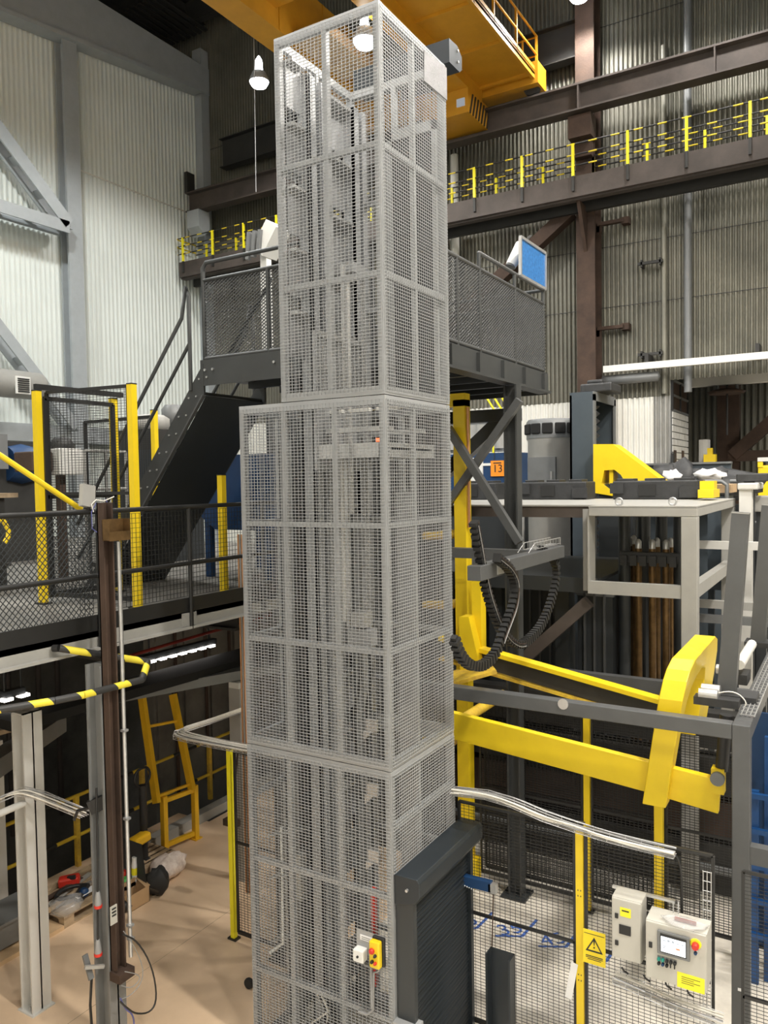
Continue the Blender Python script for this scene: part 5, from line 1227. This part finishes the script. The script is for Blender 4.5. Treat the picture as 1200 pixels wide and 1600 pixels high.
for px0, px1, py0, py1, lab in ((815, 916, 757, 781, 'black casting block on the table before the grey drum'), (957, 1090, 755, 779, 'wide black casting block on the front of the light grey table'), (716, 775, 762, 784, 'black casting block on the table behind the cross brace')):
    y = 12.9; a, b = at(px0, py0, y=y), at(px1, py1, y=y)
    z0, z1 = TZ2, max(a.z, TZ2+.3)
    t = thing('casting_block', lab, 'casting', ((a.x+b.x)/2, y+.3, z0), 'black castings on the table')
    link('block', MB().box(a.x, b.x, y, y+.55, z0, z1), 'casting_black', t, bevel=.02)
    W = b.x-a.x
    for k in range(3): link('boss', MB().box(a.x+W*(.04+.34*k), a.x+W*(.24+.34*k), y+.05, y+.4, z1-.01, z1+.04), 'casting_black', t, bevel=.01)
    link('recess', MB().box(a.x+W*.32, a.x+W*.52, y-.02, y, z0+.06, z1-.06), 'print_black', t)
    link('lug', MB().box(a.x-.03, a.x+W*.14, y-.05, y, z0+.1, z1-.03).box(b.x-W*.2, b.x+.03, y-.05, y, z0+.03, z1-.1), 'casting_black', t)
# pipes below the table
for k in range(13):
    px = 976+k*7.2; x = at(px, 900, y=11.2+.35*(k % 3)).x; y = 11.2+.35*(k % 3)
    big = k % 4 == 0
    t = thing('hydraulic_pipe', ('thick dark' if big else 'bronze brown') + f' vertical pipe below the table, {("first","second","third","fourth","fifth","sixth","seventh","eighth","ninth","tenth","eleventh","twelfth","thirteenth")[k]} from the cable chains', 'pipe', (x, y, .5), 'pipes below the light grey table')
    link('tube', MB().tube([(x, y, .05), (x, y, TZ2-.15 if big else 4.2)], .085 if big else .05, 10), 'anthracite' if big else 'bronze_pipe', t)
    if not big: link('nut', MB().lathe((x, y, 4.2), [(.045, 0), (.045, .1), (.02, .13)], 8), 'galvanised', t)
t = thing('pipe_manifold', 'dark manifold clamping the pipes below the table', 'manifold', (-2.4, 11.3, 4.05))
a, b = at(968, 885, y=11), at(1080, 885, y=11)
link('bar', MB().box(a.x, b.x, 11.0, 11.15, 4.02, 4.16), 'casting_black', t)
for k in range(7): link('clamp', MB().box(a.x+.02+k*.13, a.x+.11+k*.13, 10.95, 11.0, 3.98, 4.12), 'casting_black', t)
# dark machinery mass below the upper deck and between fences
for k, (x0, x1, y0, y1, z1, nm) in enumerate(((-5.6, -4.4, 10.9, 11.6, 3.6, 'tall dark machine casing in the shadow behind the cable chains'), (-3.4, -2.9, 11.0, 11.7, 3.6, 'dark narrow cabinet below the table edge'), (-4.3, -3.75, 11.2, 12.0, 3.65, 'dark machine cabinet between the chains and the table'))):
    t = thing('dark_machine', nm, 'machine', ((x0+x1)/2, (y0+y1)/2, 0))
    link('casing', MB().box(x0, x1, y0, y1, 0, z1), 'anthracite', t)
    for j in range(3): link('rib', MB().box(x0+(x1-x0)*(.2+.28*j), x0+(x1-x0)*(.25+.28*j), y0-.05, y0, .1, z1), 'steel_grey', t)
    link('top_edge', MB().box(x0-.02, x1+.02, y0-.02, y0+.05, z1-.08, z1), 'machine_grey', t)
t = thing('press_bed', 'dark rusty press bed standing on the floor behind the inner fence', 'machine', (-3, 10, 0))
for k in range(4): link('slab', MB().box(-5.2, -.9, 10.27+.04*(k % 2), 10.55, .15+k*.55 if k else 0, .6+k*.55), 'rust' if k == 1 else 'dark_beam', t)
link('ledge', MB().box(-5.2, -.9, 10.17, 10.27, .3, .36), 'machine_grey', t)
t = thing('back_partition', 'dim grey machine hall partition behind the table legs', 'partition', (-3, 17.6, 0))
link('panel', MB().box(-9.6, -.9, 17.6, 17.7, 0, 4.6), 'anthracite', t)
for k in range(9): link('stud', MB().box(-6.8+k*.62, -6.7+k*.62, 17.5, 17.6, 0, 4.6), 'machine_grey' if k % 3 else 'primer_white', t)
for k in range(3): link('bright_gap', MB().box(-4.9+k*1.05, -4.82+k*1.05, 17.4, 17.5, .5, 3.4), 'daylight_panel', t)  # emissive strips on the partition imitate light showing through gaps

# ---- machines standing behind the table
a, b = at(817, 690, y=15.5), at(887, 750, y=15.5)
t = thing('drum_machine', 'grey drum machine with a dark windowed ring on top', 'machine', ((a.x+b.x)/2, 16.0, 4.4))
cx, cy, R_ = (a.x+b.x)/2-.12, 16.3, (b.x-a.x)/2*1.12
zt0, zt1, zb_ = at(850, 683, y=15.5).z, at(850, 652, y=15.5).z, 0
link('body', MB().lathe((cx, cy, 0), [(R_*.97, zb_), (R_*.97, zt0-.05), (R_, zt0-.02), (R_, zt0)], 36), 'light_grey', t)
link('ring', MB().lathe((cx, cy, 0), [(R_*1.02, zt0), (R_*1.02, zt1-.05), (R_*.95, zt1)], 36), 'machine_grey', t)
for k in range(8):
    an = math.radians(-165+k*28); q = (cx+R_*1.02*math.cos(an), cy+R_*1.02*math.sin(an)); zc = (zt0+zt1)/2
    d = Vector((math.cos(an), math.sin(an), 0)); s = Vector((-d.y, d.x, 0)); o = Vector((q[0], q[1], zc))
    link('window', MB().beam(o-s*.11, o+s*.11, .07, .22), 'black_void', t, bevel=.02)
link('door', MB().box(cx-.35, cx+.25, cy-R_*1.03, cy-R_*.85, zt0-1.4, zt0-.4), 'machine_grey', t)
link('door_handle', MB().box(cx+.15, cx+.19, cy-R_*1.08, cy-R_*1.03, zt0-1.1, zt0-.7), 'galvanised', t)
y = 14.6
a, b, c = at(890, 618, y=y), at(926, 618, y=y), at(960, 630, x=at(926, 618, y=y).x)
t = thing('column_housing', 'tall dark grey open housing with a black bellows inside', 'machine', ((a.x+b.x)/2, y+.6, 0))
x0, x1 = a.x, b.x; zt_ = a.z; y2 = c.y
link('side_panel', MB().box(x0, x1, y, y+.04, 0, zt_), 'blue_grey', t)
link('side_panel', MB().box(x0, x1, y2-.04, y2, 0, zt_), 'blue_grey', t)
link('back_panel', MB().box(x0, x0+.04, y, y2, 0, zt_), 'blue_grey', t)
link('top_panel', MB().box(x0, x1, y, y2, zt_, zt_+.05), 'blue_grey', t)
link('frame_edge', MB().box(x1, x1+.03, y, y+.12, 0, zt_).box(x1, x1+.03, y2-.12, y2, 0, zt_).box(x1, x1+.03, y, y2, zt_-.12, zt_+.05), 'machine_grey', t)
mb = []
for k in range(26): mb += [(.16, 3.0+k*.14), (.24, 3.07+k*.14)]
link('bellows', MB().lathe((x1-.25, y+.5, 0), [m_ for m_ in mb if m_[1] < zt_-.1], 18), 'casting_black', t)
solo('housing_motor', MB().box(x1-.3, x1+.3, y+.2, y+.9, zt_+.05, zt_+.22).box(x1-.2, x1+.1, y+.3, y+.6, zt_+.22, zt_+.3), 'casting_black', 'small motor unit on top of the dark grey housing', 'motor', bevel=.03)
yb_ = 14.2
t = thing('yellow_support', 'yellow triangular cast support beside the dark grey housing', 'support', (at(960, 770, y=yb_).x, yb_, TZ2))
def yz(px, py): v = at(px, py, y=yb_); return (v.x, v.z)
outer = [yz(927, 770), yz(927, 694), yz(958, 694), yz(1052, 764), yz(985, 766), yz(970, 742), yz(960, 734), yz(944, 735), yz(940, 755), yz(957, 768), yz(957, 775)]
link('web', MB().prism(outer, 'y', yb_, yb_+.5), 'safety_yellow', t)
link('pedestal', MB().box(yz(930, 0)[0], yz(985, 0)[0], yb_+.05, yb_+.45, 0, yz(0, 768)[1]), 'anthracite', t)
link('gusset', MB().box(yz(947, 0)[0], yz(953, 0)[0], yb_+.05, yb_+.4, yz(0, 770)[1], yz(0, 735)[1]), 'safety_yellow', t)
a, b = at(1088, 752, y=12.3), at(1115, 778, y=12.3)
t = thing('yellow_block', 'yellow stepped bracket at the back of the light grey table', 'bracket', (a.x, 12.3, TZ2))
link('upper', MB().box(a.x, a.x+.2, 12.6, 12.9, b.z, a.z), 'safety_yellow', t)
link('lower', MB().box(a.x+.02, b.x, 12.3, 12.9, b.z, (a.z+b.z)/2), 'safety_yellow', t)

# ---- far right background
y = 17.0
a, b = at(1020, 727, y=y), at(1143, 750, y=y)
t = thing('grey_tank', 'long grey tank wall heaped with black and white parts behind the table', 'tank', (a.x, y, 0))
link('wall', MB().box(a.x-1.5, b.x, y, y+.1, 0, a.z), 'blue_grey', t)
link('rim', MB().box(a.x-1.5, b.x, y-.05, y+.15, a.z, a.z+.04), 'machine_grey', t)
solo('parts_heap', crumple(at(1052, 752, y=16.4), .5, .4, .35, 9, 18, .5), 'film', 'heap of black and white wrapped parts beside the yellow support', 'heap').data.materials[0] = MATS['casting_black']
solo('parts_heap', crumple(at(1112, 756, y=16.4), .9, .4, .28, 12, 18, .5), 'casting_black', 'flatter heap of dark parts with a white sheet', 'heap')
c = at(1105, 742, y=16.0); solo('white_sheet', crumple(c, .26, .2, .1, 14, 14, .6), 'paper_white', 'crumpled white sheet lying on the dark parts heap', 'sheet')
c = at(1050, 745, y=16.0); solo('white_sheet', crumple(c, .15, .2, .12, 15, 14, .6), 'paper_white', 'crumpled white foil on the heap by the yellow support', 'sheet')
y = 14.6
a, b = at(1100, 757, y=y), at(1142, 770, y=y)
t = thing('tool_cart', 'dark green cart with a wooden top and tube handles', 'cart', ((a.x+b.x)/2, y, 0))
link('top', MB().box(a.x, b.x, y, y+.8, b.z, a.z), 'plywood', t)
link('body', MB().box(a.x+.05, b.x-.05, y+.05, y+.75, 3.2, b.z-.05), 'blue_grey', t)
for x in (b.x-.05, b.x+.35):
    link('handle', MB().tube(smooth([(x-.35, y-.1, a.z+.05), (x, y-.1, a.z+.05), (x, y-.1, a.z-.2), (x, y-.1, 3.0)], 1), .035, 8), 'machine_grey', t)
for x in (a.x+.1, b.x-.1): link('leg', MB().box(x-.05, x+.05, y+.1, y+.2, 0, 3.2), 'blue_grey', t)
y = 13.2
a, b = at(1152, 755, y=y), at(1184, 765, y=y)
t = thing('white_stand', 'white steel stand with a thick top arm at the right edge', 'stand', (a.x, y, 0))
link('top_arm', MB().box(a.x, b.x, y, y+.9, b.z, a.z), 'primer_white', t, bevel=.02)
link('column', MB().box(a.x+.02, a.x+.2, y+.05, y+.25, 0, b.z), 'primer_white', t)
y = 13.8
a = at(1160, 800, y=y)
y -= .7
for k, (px0, px1, py0, py1, m, lab) in enumerate(((1150, 1200, 740, 752, 'casting_black', 'black toothed roller at the right edge behind the white stand'), (1170, 1215, 775, 800, 'light_grey', 'pale machine block at the right edge beside the stand'), (1160, 1215, 815, 850, 'machine_grey', 'grey machine block behind the leaning plate'), (1160, 1215, 905, 985, 'anthracite', 'dark machine stack at the right frame edge'))):
    a, b = at(px0, py0, y=y), at(px1, py1, y=y)
    y += .35
    a, b = at(px0, py0, y=y), at(px1, py1, y=y)
    t = thing('machine_block', lab, 'machine', ((a.x+b.x)/2, y, 0))
    link('block', MB().box(a.x, b.x, y, y+.3, b.z, a.z), m, t, bevel=.02)
    link('leg', MB().box(a.x+.1, a.x+.25, y+.1, y+.25, 0, b.z), 'anthracite', t)
for k, (py, m) in enumerate(((852, 'primer_white'), (945, 'light_grey'), (968, 'machine_grey'))):
    a = at(1120, py, y=12.6); solo('cross_rail', MB().box(a.x-.5, a.x+3, 12.6, 12.7, a.z-.06, a.z+.06), m, ('white', 'pale grey', 'darker grey')[k] + ' horizontal rail among the machines at the right edge', 'rail')
bx0 = at(1174, 1250, y=8.6).x
t = thing('blue_rack', 'blue steel rack behind the dark grey post at the right edge', 'rack', (bx0+.5, 8.6, 0))
for k in range(9): link('upright', MB().box(bx0+k*.11, bx0+.07+k*.11, 8.6+.1*(k % 3), 8.66+.1*(k % 3), 0, 2.0+.18*((k*7) % 4)), 'blue_paint', t)
for k in range(5): link('shelf_beam', MB().box(bx0-.05, bx0+1.2, 8.55, 8.6, .5+k*.36, .55+k*.36), 'blue_paint', t)
link('back_panel', MB().box(bx0-.1, bx0+1.2, 9.0, 9.04, .2, 2.7), 'blue', t)
# bay behind the opening
t = thing('far_column', 'brown column with knee braces in the bay behind the opening', 'column', (-3.2, 29.5, 0))
q = at(1138, 650, y=29.5)
link('shaft', MB().box(q.x-.35, q.x+.35, 29.4, 29.9, 0, 9.4), 'rust', t)
a, b = at(1145, 712, y=29.4), at(1215, 650, y=29.4)
link('knee_brace', MB().beam(a, b, .4, .4), 'rust', t)
link('tie_beam', MB().box(q.x, q.x+6, 29.3, 29.6, at(1180, 712, y=29.4).z-.18, at(1180, 712, y=29.4).z+.18), 'rust', t)
q = at(1135, 612, y=26.35)
t = thing('lifting_spreader', 'flat rusty disc spreader hanging from yellow hooks in the opening', 'spreader', (q.x, 26.35, q.z))
link('disc', MB().lathe((q.x, 26.35, q.z), [(.5, -.07), (.56, 0), (.3, .08), (.1, .1)], 20), 'rust', t)
for dx in (-.25, .3):
    link('hook', MB().tube([(q.x+dx, 26.35, q.z+.06), (q.x+dx, 26.35, q.z+.6)], .05, 8), 'machine_grey', t)
    link('shackle', MB().lathe((q.x+dx, 26.35, q.z+.7), [(.05, -.12), (.16, 0), (.05, .12)], 12), 'safety_yellow', t)
link('rope', MB().tube([(q.x+.02, 26.35, q.z+.7), (q.x+.02, 26.35, zt1)], .03, 6), 'cable_black', t)
# brick pier with windows at the side of the opening
XJ = -4.6; yj0, yj1 = 24.1, at(1074, 650, x=XJ).y
zw = at(1043, 638, x=XJ).z; zw1 = at(1043, 590, x=XJ).z
t = thing('window_screen', 'dark framed four pane window above the white brick pier', 'window', (XJ, yj0, 0))
for u0, u1 in ((0, .48), (.52, 1)):
    for v0, v1 in ((0, .48), (.52, 1)):
        link('pane', MB().box(XJ-.03, XJ-.01, yj0+(yj1-yj0)*u0, yj0+(yj1-yj0)*u1, zw+(zw1-zw)*v0, zw+(zw1-zw)*v1), 'rust', t)
for f in (0, .5, 1): link('mullion', MB().box(XJ-.02, XJ+.04, yj0+(yj1-yj0)*f-.05, yj0+(yj1-yj0)*f+.05, zw, zw1), 'print_black', t)
for f in (0, .5, 1): link('transom', MB().box(XJ-.02, XJ+.04, yj0, yj1, zw+(zw1-zw)*f-.03, zw+(zw1-zw)*f+.03), 'machine_grey', t)
pier = struct('wall_pier', MB().box(XJ-.4, XJ, yj0, yj1, 0, zw-.03), 'machine_grey')
zz = zw-.05; k = 0; bw = .5
brick_me = None
while zz > 4.7:
    yy = yj0-(bw/2 if k % 2 else 0)
    while yy < yj1:
        y0_, y1_ = max(yy, yj0), min(yy+bw-.03, yj1)
        if y1_-y0_ > .05: link('brick', MB().box(XJ, XJ+.03, y0_, y1_, zz-.17, zz), 'primer_white', pier)
        yy += bw
    zz -= .2; k += 1
a = at(1050, 735, x=XJ+.04); t = thing('wall_phone', 'white handset with a black holder on the brick pier', 'phone', a)
link('holder', MB().box(XJ+.03, XJ+.1, a.y-.12, a.y+.12, a.z+.2, a.z+.5), 'print_black', t); link('body', MB().box(XJ+.03, XJ+.12, a.y-.14, a.y+.14, a.z-.3, a.z+.2), 'white_plastic', t)
for k, px in enumerate((1055, 1067)):
    a = at(px, 722, x=XJ+.04); solo('pier_slot', MB().box(XJ+.03, XJ+.05, a.y-.16, a.y+.16, a.z-.5, a.z+.35), 'rust', ('left' if k == 0 else 'right') + ' narrow brown slot window low in the brick pier', 'window')
a, b = at(1092, 687, y=27), at(1106, 725, y=27)
t = thing('white_cabinet', 'pair of tall white cabinets standing in the far bay', 'cabinet', (a.x, 27, 0))
link('carcass', MB().box(a.x, b.x, 27, 27.5, 0, a.z), 'primer_white', t); link('door', MB().box(a.x+.05, (a.x+b.x)/2, 26.97, 27, 0, a.z-.05), 'primer_white', t)
a = at(1108, 715, y=26.5); solo('yellow_stand', MB().box(a.x-.15, a.x+.2, 26.4, 26.7, 0, a.z+.1).box(a.x-.05, a.x+.1, 26.45, 26.6, a.z+.1, a.z+.3), 'safety_yellow', 'yellow device stand beside the white cabinets', 'stand')
a, b = at(1184, 715, y=22), at(1215, 748, y=22)
t = thing('forklift', 'yellow vehicle with a dark blue windscreen at the right frame edge', 'vehicle', (a.x, 22, 0))
link('body', MB().box(a.x, b.x+.6, 22, 23.2, 3.6, b.z+.35), 'safety_yellow', t, bevel=.05); link('windscreen', MB().box(a.x+.12, b.x+.6, 21.96, 22, b.z+.42, a.z-.1), 'glass_blue', t)
link('roof', MB().box(a.x, b.x+.6, 21.95, 23.2, a.z-.1, a.z), 'primer_white', t); link('pillar', MB().box(a.x, a.x+.12, 21.97, 22.1, b.z+.3, a.z-.1), 'safety_yellow', t)
link('chassis', MB().box(a.x+.1, b.x+.5, 22.1, 23.0, .3, 3.6), 'anthracite', t)
for x in (a.x+.3, b.x+.3): link('wheel', MB().lathe((x, 22.05, .4), [(.4, -.15), (.4, .15)], 18, 1), 'rubber', t)
# things seen below the upper platform
y = 20
a, b = at(758, 708, y=y), at(786, 756, y=y)
t = thing('blue_cabin', 'blue cabin with white trim seen below the upper platform', 'cabin', (a.x, y, 0))
link('body', MB().box(a.x-1.6, b.x+.4, y, y+1.5, 0, a.z), 'blue', t)
link('trim', MB().box(a.x-1.62, b.x+.4, y-.03, y, a.z-.35, a.z-.28), 'white_plastic', t)
for px in (722, 746): q = at(px, 735, y=y-.03); link('window', MB().box(q.x-.22, q.x+.16, y-.05, y-.0, q.z-.42, q.z+.35), 'white_plastic', t)
a, b = at(767, 720, y=19.97), at(784, 744, y=19.97)
t = thing('number_sign', 'orange sign with a black number 13', 'sign', (a.x, 19.97, b.z))
link('board', MB().box(a.x, b.x+.1, 19.95, 19.97, b.z, a.z), 'orange', t)
text('13', .30, 'print_black', ((a.x+b.x)/2+.05, 19.945, (a.z+b.z)/2-.01), FACE_Y, t, ext=.002)
link('print_line', MB().box(a.x+.08, b.x, 19.945, 19.95, a.z-.08, a.z-.05), 'print_black', t)
link('hanger', MB().tube([(a.x+.1, 19.96, a.z), (a.x+.1, 20.0, a.z+.3)], .01, 5), 'cable_black', t)
q = at(745, 650, y=21)
t = thing('roof_hatch', 'grey ridged canopy below the upper platform in the distance', 'canopy', (q.x, 21, 0))
a, b = at(705, 655, y=21), at(790, 700, y=21)
link('canopy', corrugated(a.x-.5, b.x, b.z, a.z-.2, 21, .3, .04), 'light_grey', t)
link('frame', MB().box(a.x-.5, b.x, 21.05, 21.1, b.z-.1, a.z-.1), 'machine_grey', t)
for x in (a.x, b.x-.1): link('post', MB().box(x, x+.1, 21.1, 21.2, 0, b.z), 'machine_grey', t)
t = thing('yellow_steps', 'small yellow railing in the distance under the platform', 'railing', (at(770, 625, y=20.5).x, 20.5, 0))
for k in range(3): link('tube', MB().tube([at(758+k*12, 618, y=20.5), at(772+k*12, 640, y=20.5)], .03, 6), 'post_yellow', t)
link('post', MB().tube([at(770, 640, y=20.5), Vector((at(770, 640, y=20.5).x, 20.5, 4.0)), Vector((at(770, 640, y=20.5).x, 20.5, 0))], .03, 6), 'post_yellow', t)
# beige post and copper pipes left of the tower
p0 = at(366, 1290, y=7.4)
t = thing('beige_post', 'pale flat post beside the copper pipes left of the tower', 'post', (at(370, 1300, y=7.6).x, 7.6, 0))
x0, x1 = at(359, 1150, y=7.6).x, at(376, 1150, y=7.6).x
link('shaft', MB().box(x0, x1, 7.6, 7.72, 0, at(366, 1075, y=7.6).z), 'light_grey', t)
link('head', MB().box(x0+.02, x1, 7.58, 7.72, at(366, 1075, y=7.6).z, at(366, 1066, y=7.6).z), 'primer_white', t)
x = at(377, 1050, y=7.0).x
for k in range(3):
    solo('copper_pipe', MB().tube([(x+k*.028, 7.0, .3), (x+k*.028, 7.0, 4.6)], .011, 6), 'copper' if k != 1 else 'light_grey', ('left', 'middle', 'right')[k] + ' of three thin pipes running up beside the tower', 'pipe')
solo('wall_broom', MB().tube([at(372, 1170, y=7.2), at(365, 1245, y=7.2), at(360, 1278, y=7.2)], .012, 6).box(at(360, 1280, y=7.2).x-.08, at(360, 1280, y=7.2).x+.12, 7.15, 7.25, at(360, 1283, y=7.2).z-.05, at(360, 1283, y=7.2).z+.03), 'rust', 'broom with a reddish handle leaning behind the left fence', 'broom')
